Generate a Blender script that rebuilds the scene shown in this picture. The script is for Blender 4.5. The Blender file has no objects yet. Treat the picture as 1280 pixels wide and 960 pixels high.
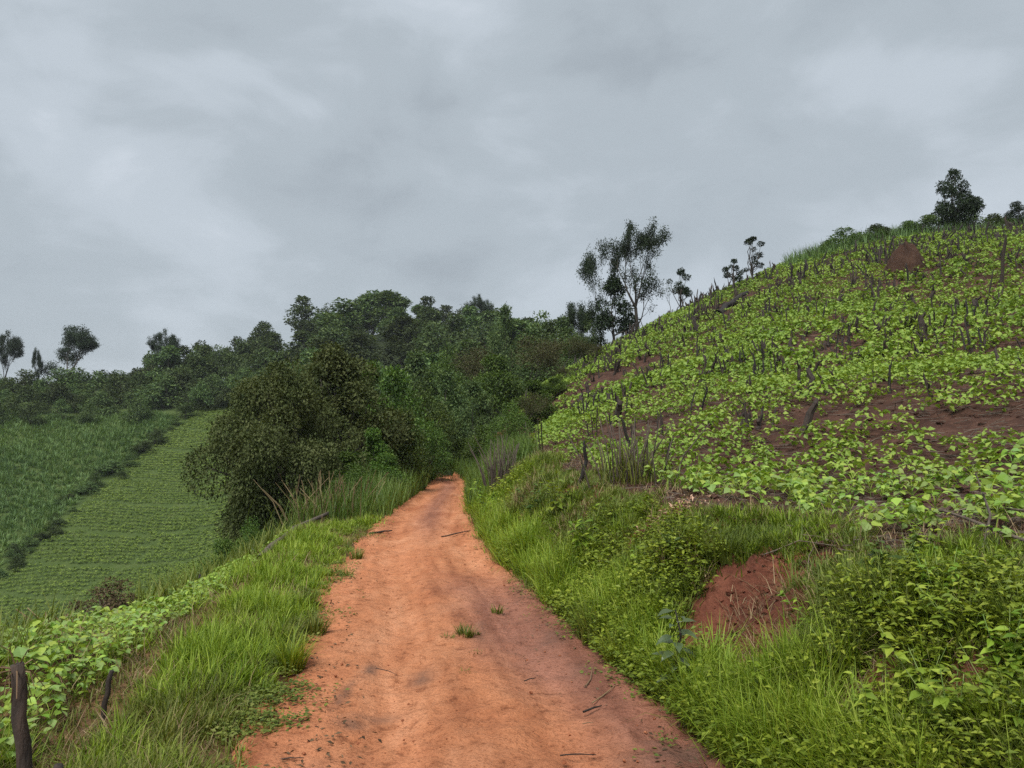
import bpy, math, random
import numpy as np
from mathutils import Vector, Matrix

# ------------------------------------------------------------------ camera
SC = bpy.context.scene
F = 960.0                      # focal length in photograph pixels (1280 wide)
TH = math.atan(68 / 960)       # camera pitched up
CZ = 1.65                      # eye height above the track
cam = bpy.data.cameras.new("camera")
cam.sensor_width = 36.0
cam.lens = 36.0 * F / 1280.0
cam.clip_start = 0.05
cam.clip_end = 5000
camo = bpy.data.objects.new("camera", cam)
SC.collection.objects.link(camo)
camo.location = (0, 0, CZ)
camo.rotation_euler = (math.pi / 2 + TH, 0, 0)
SC.camera = camo

# ------------------------------------------------------------------ sky, sun, exposure
SUN_EL, SUN_ROT = 58.0, 205.0
SKY_X = 7.4                    # which stretch of the cloud deck stands before the camera
world = bpy.data.worlds.new("World")
SC.world = world
world.use_nodes = True


class NT:
    """small node-tree writer"""
    def __init__(s, tree):
        s.t = tree
        tree.nodes.clear()

    def n(s, kind, props=None, **inputs):
        nd = s.t.nodes.new(kind)
        for k, v in (props or {}).items():
            setattr(nd, k, v)
        for k, v in inputs.items():
            key = int(k[1:]) if k[0] == "i" and k[1:].isdigit() else k.replace("_", " ")
            sock = nd.inputs[key]
            if isinstance(v, bpy.types.NodeSocket):
                s.t.links.new(v, sock)
            elif isinstance(v, bpy.types.Node):
                s.t.links.new(v.outputs[0], sock)
            else:
                sock.default_value = v
        return nd

    def link(s, a, b):
        s.t.links.new(a, b)

    def ramp(s, fac, stops, interp="LINEAR"):
        r = s.n("ShaderNodeValToRGB", i0=fac)
        cr = r.color_ramp
        cr.interpolation = interp
        while len(cr.elements) < len(stops):
            cr.elements.new(0.5)
        for e, (p, c) in zip(cr.elements, stops):
            e.position = p
            e.color = (c[0], c[1], c[2], 1) if len(c) == 3 else c
        return r.outputs[0]

    def mix(s, fac, a, b, blend="MIX"):
        m = s.n("ShaderNodeMix", dict(data_type="RGBA", blend_type=blend))
        for idx, v in ((0, fac), (6, a), (7, b)):
            if isinstance(v, bpy.types.NodeSocket):
                s.t.links.new(v, m.inputs[idx])
            elif idx == 0:
                m.inputs[0].default_value = v
            else:
                m.inputs[idx].default_value = (*v[:3], 1)
        return m.outputs[2]

    def math(s, op, a, b=0.0, c=0.0, clamp=False):
        m = s.n("ShaderNodeMath", dict(operation=op, use_clamp=clamp))
        for i, v in enumerate((a, b, c)):
            if isinstance(v, bpy.types.NodeSocket):
                s.t.links.new(v, m.inputs[i])
            else:
                m.inputs[i].default_value = v
        return m.outputs[0]


w = NT(world.node_tree)
sky = w.n("ShaderNodeTexSky", dict(sky_type="NISHITA", sun_disc=False, sun_elevation=math.radians(SUN_EL),
                                   sun_rotation=math.radians(SUN_ROT), air_density=1.0, dust_density=3.0))
tc = w.n("ShaderNodeTexCoord")
sep = w.n("ShaderNodeSeparateXYZ", Vector=tc.outputs["Generated"])
# cloud deck: soft masses, a little flattened towards the horizon
proj = w.n("ShaderNodeCombineXYZ", X=w.math("ADD", sep.outputs[0], SKY_X), Y=sep.outputs[1], Z=w.math("MULTIPLY", sep.outputs[2], 1.9))
c1 = w.n("ShaderNodeTexNoise", Vector=proj.outputs[0], Scale=2.1, Detail=3.0, Roughness=0.5, Distortion=0.25)
c2 = w.n("ShaderNodeTexNoise", Vector=proj.outputs[0], Scale=5.5, Detail=7.0, Roughness=0.55, Distortion=0.35)
cm = w.math("ADD", w.math("MULTIPLY", c1.outputs[0], 0.62), w.math("MULTIPLY", c2.outputs[0], 0.38))
cl = w.ramp(cm, [(0.36, (0.335, 0.378, 0.415)), (0.47, (0.395, 0.445, 0.485)), (0.57, (0.475, 0.528, 0.578)), (0.70, (0.64, 0.69, 0.752))], "EASE")
cloud = w.mix(1.0, cl, (9.2, 9.2, 9.2), "MULTIPLY")     # in the sky texture's own brightness
both = w.mix(0.93, sky.outputs[0], cloud)
bg = w.n("ShaderNodeBackground", Color=both, Strength=0.0455)
wo = w.n("ShaderNodeOutputWorld")
w.link(bg.outputs[0], wo.inputs[0])

sun = bpy.data.lights.new("sun", "SUN")
sun.energy = 1.5
sun.angle = math.radians(30)
sun.color = (1.0, 0.97, 0.92)
suno = bpy.data.objects.new("sun", sun)
SC.collection.objects.link(suno)
az = math.radians(SUN_ROT)      # Nishita: rotation 0 is +Y, clockwise seen from above
sd = Vector((math.sin(az) * math.cos(math.radians(SUN_EL)), math.cos(az) * math.cos(math.radians(SUN_EL)), math.sin(math.radians(SUN_EL))))
suno.rotation_euler = sd.to_track_quat("Z", "Y").to_euler()
suno.location = (0, 0, 60)

SC.view_settings.view_transform = "Standard"
SC.view_settings.look = "None"
SC.view_settings.gamma = 1.0
SC.view_settings.exposure = 1.5
SC.cycles.use_denoising = False
SC.cycles.max_bounces = 6
SC.cycles.diffuse_bounces = 3
SC.cycles.glossy_bounces = 2
SC.cycles.transmission_bounces = 4
SC.cycles.volume_bounces = 0
SC.cycles.caustics_reflective = False
SC.cycles.caustics_refractive = False

# ------------------------------------------------------------------ numpy helpers
rng = np.random.default_rng(7)
random.seed(7)


def _hash(ix, iy, seed):
    h = (ix.astype(np.int64) * 374761393 + iy.astype(np.int64) * 668265263 + seed * 974711) & 0x7FFFFFFF
    h = ((h ^ (h >> 13)) * 1274126177) & 0x7FFFFFFF
    return ((h ^ (h >> 16)) & 0xFFFF) / 65535.0


def vnoise(x, y, seed=0):
    x = np.asarray(x, float); y = np.asarray(y, float)
    ix = np.floor(x); iy = np.floor(y)
    fx = x - ix; fy = y - iy
    fx = fx * fx * (3 - 2 * fx); fy = fy * fy * (3 - 2 * fy)
    a = _hash(ix, iy, seed); b = _hash(ix + 1, iy, seed)
    c = _hash(ix, iy + 1, seed); d = _hash(ix + 1, iy + 1, seed)
    return (a + (b - a) * fx) * (1 - fy) + (c + (d - c) * fx) * fy


def fbm(x, y, seed=0, octv=4, gain=0.5):
    t = 0; amp = 1; tot = 0
    for o in range(octv):
        t = t + amp * vnoise(np.asarray(x) * 2 ** o, np.asarray(y) * 2 ** o, seed + 17 * o)
        tot += amp; amp *= gain
    return t / tot          # 0..1


def sstep(t):
    t = np.clip(t, 0, 1)
    return t * t * (3 - 2 * t)


def ray(u, v):
    a = (u - 640) / F; b = (480 - v) / F
    return np.array((a, math.cos(TH) - math.sin(TH) * b, math.sin(TH) + math.cos(TH) * b))


def P(u, v, D):
    d = ray(u, v); t = D / d[1]
    return (t * d[0], D, CZ + t * d[2])


# ------------------------------------------------------------------ terrain
_ry = np.array([-40, -6, 0, 3.8, 5.6, 10.4, 15.5, 20.0, 25.5, 29, 33, 38, 44, 60])
_rx = np.array([6.6, 1.45, 0.53, -0.04, -0.37, -1.20, -1.72, -1.98, -2.15, -2.45, -3.4, -5.6, -9.5, -20])


def xr(y):                       # centre line of the track
    return np.interp(y, _ry, _rx)


def xg(y):                       # straighter base line for the ground mesh
    return np.interp(y, _ry[:10], _rx[:10])


def hw(y):                       # half width of the track
    return np.interp(y, [0, 4, 8, 15, 25, 40], [1.34, 1.28, 1.17, 0.98, 0.85, 0.8])


def fieldline(u, v, D): return P(u, v, D)


cps = []
for yy in (-14, -9, -5, -2, 0, 2, 3.5, 5, 7, 9.5, 12, 15, 18, 22, 26, 31, 36):
    zb = 0.80 + 0.30 * min(1, max(0, (yy - 4) / 7)) + 0.04 * math.sin(yy * 1.3)
    cps.append((xg(yy) + hw(yy) + 1.2, yy, zb))
    cps.append((xg(yy) - hw(yy) - 0.9, yy, 0.03))
for t in [  # right hand field
    (1000, 628, 8), (1000, 500, 14), (1000, 400, 30), (1000, 327, 55),
    (1280, 705, 4.2), (1280, 570, 9), (1280, 450, 17), (1280, 380, 27), (1280, 292, 49),
    (1140, 650, 6.3), (1140, 545, 11), (1140, 450, 20), (1140, 380, 32), (1140, 297, 54),
    (870, 602, 10), (870, 520, 16), (870, 450, 32), (870, 386, 56),
    (760, 570, 15), (760, 500, 26), (760, 436, 50), (690, 545, 22), (690, 500, 36), (660, 560, 24)]:
    cps.append(P(*t))
cps += [(8.8, 8, 2.6), (22, 20, 8.0), (48, 45, 18.0), (70, 60, 20), (5, -10, 1.8), (20, -10, 5.5), (40, 5, 11), (60, -20, 14),
        (10, 75, 7.5), (20, 82, 10), (35, 85, 12), (50, 85, 13), (70, 95, 13), (30, 130, 3), (80, 140, 4)]
for t in [(0, 830, 5), (150, 782, 7), (300, 716, 11), (430, 657, 16)]:
    cps.append(P(*t))
cps += [(-3.4, 1, 0.1), (-3.6, -6, 0.1), (-8, 0, -2.6), (-8, 5, -3.3), (-8.5, 15, -3.3), (-8, 25, -2.6), (-15, 10, -8), (-15, 25, -7.5),
        (-25, 32, -14.5), (-25, 10, -15), (-22, 45, -10.5), (-8, -12, -2.6), (-20, -12, -12), (-45, 10, -25), (-40, 40, -20), (-60, 45, -22),
        (-70, 20, -30), (-6.5, 21, -1.2), (-9, 33, -1.5), (-14, 36, -5)]
for t in [(0, 810, 58), (150, 762, 62), (0, 700, 75), (150, 640, 84), (0, 520, 115), (130, 560, 105), (260, 515, 118), (260, 600, 95),
          (280, 650, 82), (260, 700, 71)]:
    cps.append(P(*t))
cps += [(-95, 138, 8.6), (-64, 140, 9.5), (-50, 142, 9.5), (-48, 150, 14.5), (-110, 90, 2), (-130, 140, 9), (-100, 60, -10), (-90, 165, 5), (-150, 200, -4),
        (-42, 158, 22), (-33, 172, 24), (-10, 172, 23), (1.5, 142, 14), (7.5, 92, 8), (-20, 215, 14), (10, 200, 12), (-60, 210, 4),
        (-15, 60, -3), (-25, 90, -1), (-15, 90, 3), (-5, 58, 1.5), (0, 80, 6), (-15, 120, 10), (-30, 120, 8), (3, 60, 4.5), (-4, 45, 0.8)]
for a_ in range(0, 360, 24):
    cps.append((330 * math.cos(math.radians(a_)), 330 * math.sin(math.radians(a_)) + 20, -12))
cps = np.array(cps)
_pc = cps[:, :2]
_K = np.sqrt(((_pc[:, None] - _pc[None]) ** 2).sum(-1) + 2.0 ** 2)
_n = len(cps)
_A = np.zeros((_n + 1, _n + 1)); _A[:_n, :_n] = -_K + 0.02 * np.eye(_n); _A[:_n, _n] = 1; _A[_n, :_n] = 1
_sol = np.linalg.solve(_A, np.append(cps[:, 2], 0))


def rbf(x, y):
    x = np.asarray(x, float); y = np.asarray(y, float)
    r = np.hypot(x, y - 20); k = np.where(r > 320, 320 / np.maximum(r, 1), 1)
    q = np.stack([x * k, (y - 20) * k + 20], -1).reshape(-1, 2)
    out = np.empty(len(q))
    for i in range(0, len(q), 20000):
        d = np.sqrt(((q[i:i + 20000, None] - _pc[None]) ** 2).sum(-1) + 4.0)
        out[i:i + 20000] = -d @ _sol[:_n] + _sol[_n]
    return out.reshape(x.shape)


BANK = 1.2
HOLLOWS = [(1.53, 5.55, .30, .20), (1.98, 5.35, .16, .18), (1.58, 4.82, .2, .12)]    # eroded pockets in the bank: x, y, radius, depth


def base_h(x, y):
    """terrain without fine relief"""
    x, y = np.broadcast_arrays(np.asarray(x, float), np.asarray(y, float))
    c = xg(y); h = hw(y); s = x - c
    near = 1 - sstep((y - 30) / 8)
    er = s - h; el = -s - h
    xq = np.where(s > 0, np.maximum(x, c + h + BANK), np.minimum(x, c - h - 0.9))
    xq = near * xq + (1 - near) * x
    z = rbf(xq, y)
    wgt = np.where(s > 0, sstep((er + 0.1) / (BANK + 0.15)) ** 0.8, sstep((el + 0.05) / 1.0))
    return np.where(near > 0, near * (z * wgt) + (1 - near) * z, z)


def hz(x, y):
    """terrain with relief, for standing things on it"""
    x, y = np.broadcast_arrays(np.asarray(x, float), np.asarray(y, float))
    z = base_h(x, y)
    s = x - xg(y); h = hw(y); er = s - h; el = -s - h
    near = 1 - sstep((y - 30) / 8)
    onroad = (1 - sstep((np.abs(s) - h + 0.25) / 0.3)) * near
    bank = sstep((er + 0.1) / 0.4) * (1 - sstep((er - BANK - 0.3) / 0.6)) * near
    d = np.hypot(x, y)
    rough = 0.10 * (fbm(x * 0.9, y * 0.9, 3) - 0.5) + 0.035 * (fbm(x * 4, y * 4, 5) - 0.5)
    z = z + (1 - onroad) * rough * np.clip(d / 4, 0.4, 1)
    z = z + bank * (0.22 * (fbm(x * 1.3 + 9, y * 1.0, 11) - 0.6) + 0.14 * (fbm(x * 2.8, y * 2.8, 14) - 0.5) + 0.12 * (fbm(x * 5, y * 5, 12) - 0.5))
    for sx_, sy_, sr_, sd_ in HOLLOWS:
        q_ = ((x - sx_) ** 2 + (y - sy_) ** 2) / sr_ ** 2
        z = z - np.exp(-q_) * (sd_ + .16 * (fbm(x * 7, y * 7, 15) - .5) + .07 * (fbm(x * 19, y * 19, 16) - .5))
    z = z + sstep((d - 50) / 40) * 1.0 * (fbm(x * 0.12, y * 0.12, 8) - 0.5)
    return z


def hit(u, v):
    d = ray(u, v); d = d / d[1]
    ys = np.geomspace(2.0, 260, 700)
    dz = CZ + ys * d[2] - hz(ys * d[0], ys)
    k = np.where(dz < 0)[0]
    if len(k) == 0:
        i = int(np.argmin(dz)); yy = ys[i]
    else:
        i = max(k[0], 1); a, b = ys[i - 1], ys[i]
        for _ in range(18):
            m = 0.5 * (a + b)
            if CZ + m * d[2] - hz(m * d[0], m) < 0: b = m
            else: a = m
        yy = 0.5 * (a + b)
    x = yy * d[0]
    return float(x), float(yy), float(hz(x, yy))


def at(u, D):                     # ground point at forward distance D in the direction of photo column u
    x = (u - 640) / F * D * (1 / math.cos(TH))
    return float(x), float(D), float(hz(x, D))


def proj(x, y, z):
    zc = z - CZ
    cy = math.cos(TH) * y + math.sin(TH) * zc
    cz = -math.sin(TH) * y + math.cos(TH) * zc
    cy = np.maximum(cy, 0.05)
    return 640 + F * x / cy, 480 - F * cz / cy


def infrust(x, y, z, m=140):
    u, v = proj(x, y, z)
    return (y > 1.2) & (u > -m) & (u < 1280 + m) & (v > -m) & (v < 960 + m)


# ------------------------------------------------------------------ geometry accumulators
class Geo:
    def __init__(s):
        s.v = []; s.q = []; s.t = []; s.n = 0

    def add(s, v, q=None, t=None):
        v = np.asarray(v, np.float32).reshape(-1, 3)
        if q is not None and len(q): s.q.append(np.asarray(q, np.int64).reshape(-1, 4) + s.n)
        if t is not None and len(t): s.t.append(np.asarray(t, np.int64).reshape(-1, 3) + s.n)
        s.v.append(v); s.n += len(v)

    def arrays(s):
        v = np.concatenate(s.v) if s.v else np.zeros((0, 3), np.float32)
        q = np.concatenate(s.q) if s.q else np.zeros((0, 4), np.int64)
        t = np.concatenate(s.t) if s.t else np.zeros((0, 3), np.int64)
        return v, q, t

    def addgeo(s, g, M=None):
        v, q, t = g.arrays()
        if M is not None:
            M = np.array(M); v = v @ M[:3, :3].T + M[:3, 3]
        s.add(v, q, t)

    def scatter(s, g, pos, R, sc):
        """g copied to N places: pos (N,3), R (N,3,3), sc (N,) or (N,3)"""
        v, q, t = g.arrays(); N = len(pos); nv = len(v)
        if N == 0: return
        sc = np.asarray(sc, float); sc = sc[:, None] if sc.ndim == 1 else sc
        sc = np.broadcast_to(sc, (N, 3))
        V = np.einsum("nij,nvj->nvi", R, v[None] * sc[:, None, :]) + pos[:, None, :]
        off = (np.arange(N) * nv)[:, None, None]
        s.add(V.reshape(-1, 3), (q[None] + off).reshape(-1, 4) if len(q) else None, (t[None] + off).reshape(-1, 3) if len(t) else None)

    def mesh(s, name, mat, smooth=False, attrs=None):
        v, q, t = s.arrays()
        me = bpy.data.meshes.new(name)
        me.vertices.add(len(v)); me.vertices.foreach_set("co", v.ravel().astype(np.float32))
        loops = np.concatenate([q.ravel(), t.ravel()]).astype(np.int32)
        me.loops.add(len(loops)); me.loops.foreach_set("vertex_index", loops)
        st = np.concatenate([np.arange(len(q)) * 4, len(q) * 4 + np.arange(len(t)) * 3]).astype(np.int32)
        me.polygons.add(len(st)); me.polygons.foreach_set("loop_start", st)
        me.polygons.foreach_set("use_smooth", np.full(len(st), smooth, bool))
        for an, av in (attrs or {}).items():
            a = me.attributes.new(an, "FLOAT", "POINT"); a.data.foreach_set("value", np.asarray(av, np.float32))
        me.update(calc_edges=True)
        if mat: me.materials.append(mat)
        return me


COL = SC.collection


def link(name, me, parent=None, loc=None):
    o = bpy.data.objects.new(name, me); COL.objects.link(o)
    if parent: o.parent = parent
    if loc is not None: o.location = loc
    return o


def tag(o, label, cat, group=None):
    o["label"] = label; o["category"] = cat
    if group: o["group"] = group
    return o


def kind(o, k):
    o["kind"] = k
    return o


def copy_tree(o, parent=None):
    c = o.copy(); COL.objects.link(c)
    if parent: c.parent = parent
    for ch in list(o.children): copy_tree(ch, c)
    return c


def norm(a):
    return a / np.maximum(np.linalg.norm(a, axis=-1, keepdims=True), 1e-9)


def rotz(a):
    c, s_ = np.cos(a), np.sin(a); z = np.zeros_like(c); o = np.ones_like(c)
    return np.stack([np.stack([c, -s_, z], -1), np.stack([s_, c, z], -1), np.stack([z, z, o], -1)], -2)


def tilt(a, az_):
    """rotation by a about the horizontal axis at azimuth az_"""
    k = np.stack([np.cos(az_), np.sin(az_), np.zeros_like(az_)], -1)
    c = np.cos(a)[..., None, None]; s_ = np.sin(a)[..., None, None]
    K = np.zeros(k.shape[:-1] + (3, 3))
    K[..., 0, 1] = -k[..., 2]; K[..., 0, 2] = k[..., 1]; K[..., 1, 0] = k[..., 2]
    K[..., 1, 2] = -k[..., 0]; K[..., 2, 0] = -k[..., 1]; K[..., 2, 1] = k[..., 0]
    return c * np.eye(3) + s_ * K + (1 - c) * k[..., :, None] * k[..., None, :]


def randrot(N, r, maxt=0.3):
    return rotz(r.uniform(0, 6.283, N)) @ tilt(r.uniform(0, maxt, N), r.uniform(0, 6.283, N))


def leaves(g, pos, axis, nrm, L, W, kind_="quad", droop=0.18, fold=0.16):
    pos = np.asarray(pos, float); N = len(pos)
    if N == 0: return
    axis = norm(axis); side = norm(np.cross(axis, nrm)); up = np.cross(side, axis)
    L = np.broadcast_to(L, (N,))[:, None]; W = np.broadcast_to(W, (N,))[:, None]
    def pt(a, b, c): return pos + axis * (a * L) + side * (b * W) + up * (c * L)
    if kind_ == "quad":
        V = np.stack([pt(0, 0, 0), pt(.5, .5, .03), pt(1, 0, -droop), pt(.45, -.5, .03)], 1); nv = 4
        q = np.array([[0, 1, 2, 3]]); t = None
    elif kind_ == "fold":
        V = np.stack([pt(0, 0, 0), pt(.42, .5, fold * .5), pt(1, 0, -droop), pt(.42, -.5, fold * .5), pt(.5, 0, -fold * .35)], 1); nv = 5
        q = np.array([[0, 4, 2, 1], [0, 3, 2, 4]])[:, ::-1]; t = None
    else:     # ovate, pointed, folded along the midrib
        V = np.stack([pt(0, 0, 0), pt(.2, .46, .06), pt(.45, .5, .05), pt(.75, .25, -.04), pt(1, 0, -droop),
                      pt(.75, -.25, -.04), pt(.45, -.5, .05), pt(.2, -.46, .06), pt(.22, 0, -.02), pt(.48, 0, -.03), pt(.77, 0, -.08)], 1); nv = 11
        q = np.array([[1, 8, 9, 2], [8, 7, 6, 9], [2, 9, 10, 3], [9, 6, 5, 10]])
        t = np.array([[0, 8, 1], [0, 7, 8], [3, 10, 4], [10, 5, 4]])
    off = (np.arange(N) * nv)[:, None, None]
    g.add(V.reshape(-1, 3), (q[None] + off).reshape(-1, 4), (t[None] + off).reshape(-1, 3) if t is not None else None)


def blades(g, pos, az_, lean, curl, L, W, nseg=3):
    """curved tapering grass blades"""
    N = len(pos)
    if N == 0: return
    h = np.stack([np.cos(az_), np.sin(az_), np.zeros(N)], -1); sd_ = np.stack([-np.sin(az_), np.cos(az_), np.zeros(N)], -1)
    p = np.asarray(pos, float).copy(); rows = []
    ang = lean.copy()
    for k in range(nseg + 1):
        f = k / nseg
        ww = (W * (1 - f ** 1.6) * 0.5)[:, None]
        if k < nseg: rows += [p - sd_ * ww, p + sd_ * ww]
        else: rows += [p]
        st = (L / nseg)[:, None]
        p = p + st * (h * np.sin(ang)[:, None] + np.array([0, 0, 1.0]) * np.cos(ang)[:, None])
        ang = ang + curl / nseg
    V = np.stack(rows, 1); nv = 2 * nseg + 1
    q = np.array([[2 * k, 2 * k + 1, 2 * k + 3, 2 * k + 2] for k in range(nseg - 1)])
    t = np.array([[2 * nseg - 2, 2 * nseg - 1, 2 * nseg]])
    off = (np.arange(N) * nv)[:, None, None]
    g.add(V.reshape(-1, 3), (q[None] + off).reshape(-1, 4) if len(q) else None, (t[None] + off).reshape(-1, 3))


def tube(g, pts, rad, sides=6, cap=True, jit=0.0, r=None):
    pts = np.asarray(pts, float); n = len(pts); rad = np.asarray(rad, float)
    d = np.gradient(pts, axis=0); d = norm(d)
    ref = np.array([1.0, 0, 0]) if abs(d[0][0]) < 0.8 else np.array([0, 1.0, 0])
    V = []
    for i in range(n):
        a = norm(np.cross(d[i], ref)); b = np.cross(d[i], a)
        th = np.arange(sides) * 2 * math.pi / sides
        rr = rad[i] * (1 + (r.uniform(-jit, jit, sides) if jit else 0))
        V.append(pts[i] + (np.cos(th) * rr)[:, None] * a + (np.sin(th) * rr)[:, None] * b)
    V = np.concatenate(V)
    q = [[i * sides + k, i * sides + (k + 1) % sides, (i + 1) * sides + (k + 1) % sides, (i + 1) * sides + k] for i in range(n - 1) for k in range(sides)]
    t = []
    if cap:
        V = np.concatenate([V, pts[-1:]]); c = len(V) - 1
        t = [[(n - 1) * sides + k, (n - 1) * sides + (k + 1) % sides, c] for k in range(sides)]
    g.add(V, q, t)


# ------------------------------------------------------------------ materials
def new_mat(name):
    m = bpy.data.materials.new(name); m.use_nodes = True
    return m, NT(m.node_tree)


def leaf_mat(name, cols, trans=0.28, rough=0.5, spec=0.3, obj_var=0.25, patch=0.0, patch_scale=0.5):
    """per-leaf colour from cols (dark to light), per-object brightness, optional broad patches"""
    m, t = new_mat(name)
    geo = t.n("ShaderNodeNewGeometry"); oi = t.n("ShaderNodeObjectInfo")
    f = geo.outputs["Random Per Island"]
    if patch:
        tc_ = t.n("ShaderNodeNewGeometry")
        nz = t.n("ShaderNodeTexNoise", Vector=tc_.outputs["Position"], Scale=patch_scale, Detail=3.0)
        f = t.math("ADD", t.math("MULTIPLY", f, 1 - patch), t.math("MULTIPLY", t.math("MULTIPLY_ADD", nz.outputs[0], 2.4, -0.7, clamp=True), patch))
    n = len(cols)
    col = t.ramp(f, [(i / (n - 1), c) for i, c in enumerate(cols)])
    hs = t.n("ShaderNodeHueSaturation", Color=col,
             Hue=t.math("MULTIPLY_ADD", oi.outputs["Random"], 0.03 * (obj_var > 0), 0.5 - 0.015 * (obj_var > 0)),
             Value=t.math("MULTIPLY_ADD", oi.outputs["Random"], 2 * obj_var, 1 - obj_var))
    pb = t.n("ShaderNodeBsdfPrincipled", Base_Color=hs.outputs[0], Roughness=rough)
    pb.inputs["Specular IOR Level"].default_value = spec
    tr = t.n("ShaderNodeBsdfTranslucent", Color=t.mix(1.0, hs.outputs[0], (1.15, 1.1, 0.5), "MULTIPLY"))
    mx = t.n("ShaderNodeMixShader", i0=trans, i1=pb.outputs[0], i2=tr.outputs[0])
    o = t.n("ShaderNodeOutputMaterial", Surface=mx.outputs[0])
    return m


def wood_mat(name, c1_, c2_, scale=14, rough=0.85):
    m, t = new_mat(name)
    tc_ = t.n("ShaderNodeTexCoord"); oi = t.n("ShaderNodeObjectInfo")
    mp = t.n("ShaderNodeMapping", Vector=tc_.outputs["Object"], Scale=(1, 1, 0.25))
    nz = t.n("ShaderNodeTexNoise", Vector=mp.outputs[0], Scale=scale, Detail=5.0, Roughness=0.65)
    col = t.ramp(nz.outputs[0], [(0.3, c1_), (0.7, c2_)])
    hs = t.n("ShaderNodeHueSaturation", Color=col, Value=t.math("MULTIPLY_ADD", oi.outputs["Random"], 0.7, 0.65))
    bp = t.n("ShaderNodeBump", Strength=0.8, Distance=0.03, Height=nz.outputs[0])
    pb = t.n("ShaderNodeBsdfPrincipled", Base_Color=hs.outputs[0], Roughness=rough, Normal=bp.outputs[0])
    t.n("ShaderNodeOutputMaterial", Surface=pb.outputs[0])
    return m


def soil_mat(name, dark, mid, light, scale=3.0, bump=0.05):
    m, t = new_mat(name)
    g_ = t.n("ShaderNodeNewGeometry")
    n1 = t.n("ShaderNodeTexNoise", Vector=g_.outputs["Position"], Scale=scale, Detail=8.0, Roughness=0.65)
    n2 = t.n("ShaderNodeTexNoise", Vector=g_.outputs["Position"], Scale=scale * 9, Detail=5.0, Roughness=0.7)
    f = t.math("ADD", t.math("MULTIPLY", n1.outputs[0], 0.55), t.math("MULTIPLY", n2.outputs[0], 0.45))
    col = t.ramp(f, [(0.33, dark), (0.5, mid), (0.66, light)])
    bp = t.n("ShaderNodeBump", Strength=1.0, Distance=bump, Height=f)
    pb = t.n("ShaderNodeBsdfPrincipled", Base_Color=col, Roughness=0.95, Normal=bp.outputs[0])
    pb.inputs["Specular IOR Level"].default_value = 0.2
    t.n("ShaderNodeOutputMaterial", Surface=pb.outputs[0])
    return m


def road_mat():
    m, t = new_mat("orange_dirt")
    g_ = t.n("ShaderNodeNewGeometry"); pos = g_.outputs["Position"]
    at_ = t.n("ShaderNodeAttribute", dict(attribute_name="damp"))
    ed = t.n("ShaderNodeAttribute", dict(attribute_name="stain"))
    mp = t.n("ShaderNodeMapping", Vector=pos, Scale=(1.4, 0.45, 1))
    n0 = t.n("ShaderNodeTexNoise", Vector=mp.outputs[0], Scale=1.1, Detail=6.0, Roughness=0.6, Distortion=0.4)
    n1 = t.n("ShaderNodeTexNoise", Vector=pos, Scale=9.0, Detail=8.0, Roughness=0.68)
    n2 = t.n("ShaderNodeTexNoise", Vector=pos, Scale=55.0, Detail=4.0, Roughness=0.7)
    vo = t.n("ShaderNodeTexVoronoi", Vector=pos, Scale=26.0, Randomness=1.0)
    base = t.ramp(n0.outputs[0], [(0.32, (0.37, 0.130, 0.056)), (0.5, (0.455, 0.180, 0.082)), (0.68, (0.54, 0.245, 0.126))])
    wet = t.ramp(n0.outputs[0], [(0.35, (0.205, 0.082, 0.050)), (0.65, (0.34, 0.142, 0.088))])
    c = t.mix(at_.outputs["Fac"], base, wet)
    c = t.mix(1.0, c, t.ramp(n1.outputs[0], [(0.32, (0.58, 0.51, 0.46)), (0.45, (1, 1, 1)), (0.68, (1.14, 1.17, 1.2))]), "MULTIPLY")
    c = t.mix(1.0, c, t.ramp(n2.outputs[0], [(0.36, (0.68, 0.62, 0.58)), (0.47, (1, 1, 1)), (0.70, (1.12, 1.13, 1.15))]), "MULTIPLY")
    sk = t.n("ShaderNodeAttribute", dict(attribute_name="streak"))
    c = t.mix(1.0, c, t.ramp(sk.outputs["Fac"], [(0.25, (0.72, 0.66, 0.62)), (0.5, (1, 1, 1)), (0.75, (1.14, 1.16, 1.2))]), "MULTIPLY")
    nd = t.n("ShaderNodeTexNoise", Vector=pos, Scale=4.2, Detail=4.0, Roughness=0.6)
    sf = t.math("MULTIPLY", ed.outputs["Fac"], t.ramp(nd.outputs[0], [(0.3, (0.35, 0.35, 0.35)), (0.6, (1, 1, 1))]), clamp=True)
    c = t.mix(sf, c, (0.115, 0.070, 0.052))
    h = t.math("ADD", t.math("MULTIPLY", n1.outputs[0], 0.6), t.math("MULTIPLY", n2.outputs[0], 0.28))
    h = t.math("ADD", h, t.math("MULTIPLY", vo.outputs[0], 0.10))
    bp = t.n("ShaderNodeBump", Strength=1.0, Distance=0.055, Height=h)
    ro = t.math("MULTIPLY_ADD", at_.outputs["Fac"], -0.28, 0.92)
    pb = t.n("ShaderNodeBsdfPrincipled", Base_Color=c, Roughness=ro, Normal=bp.outputs[0])
    pb.inputs["Specular IOR Level"].default_value = 0.25
    t.n("ShaderNodeOutputMaterial", Surface=pb.outputs[0])
    return m


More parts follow.
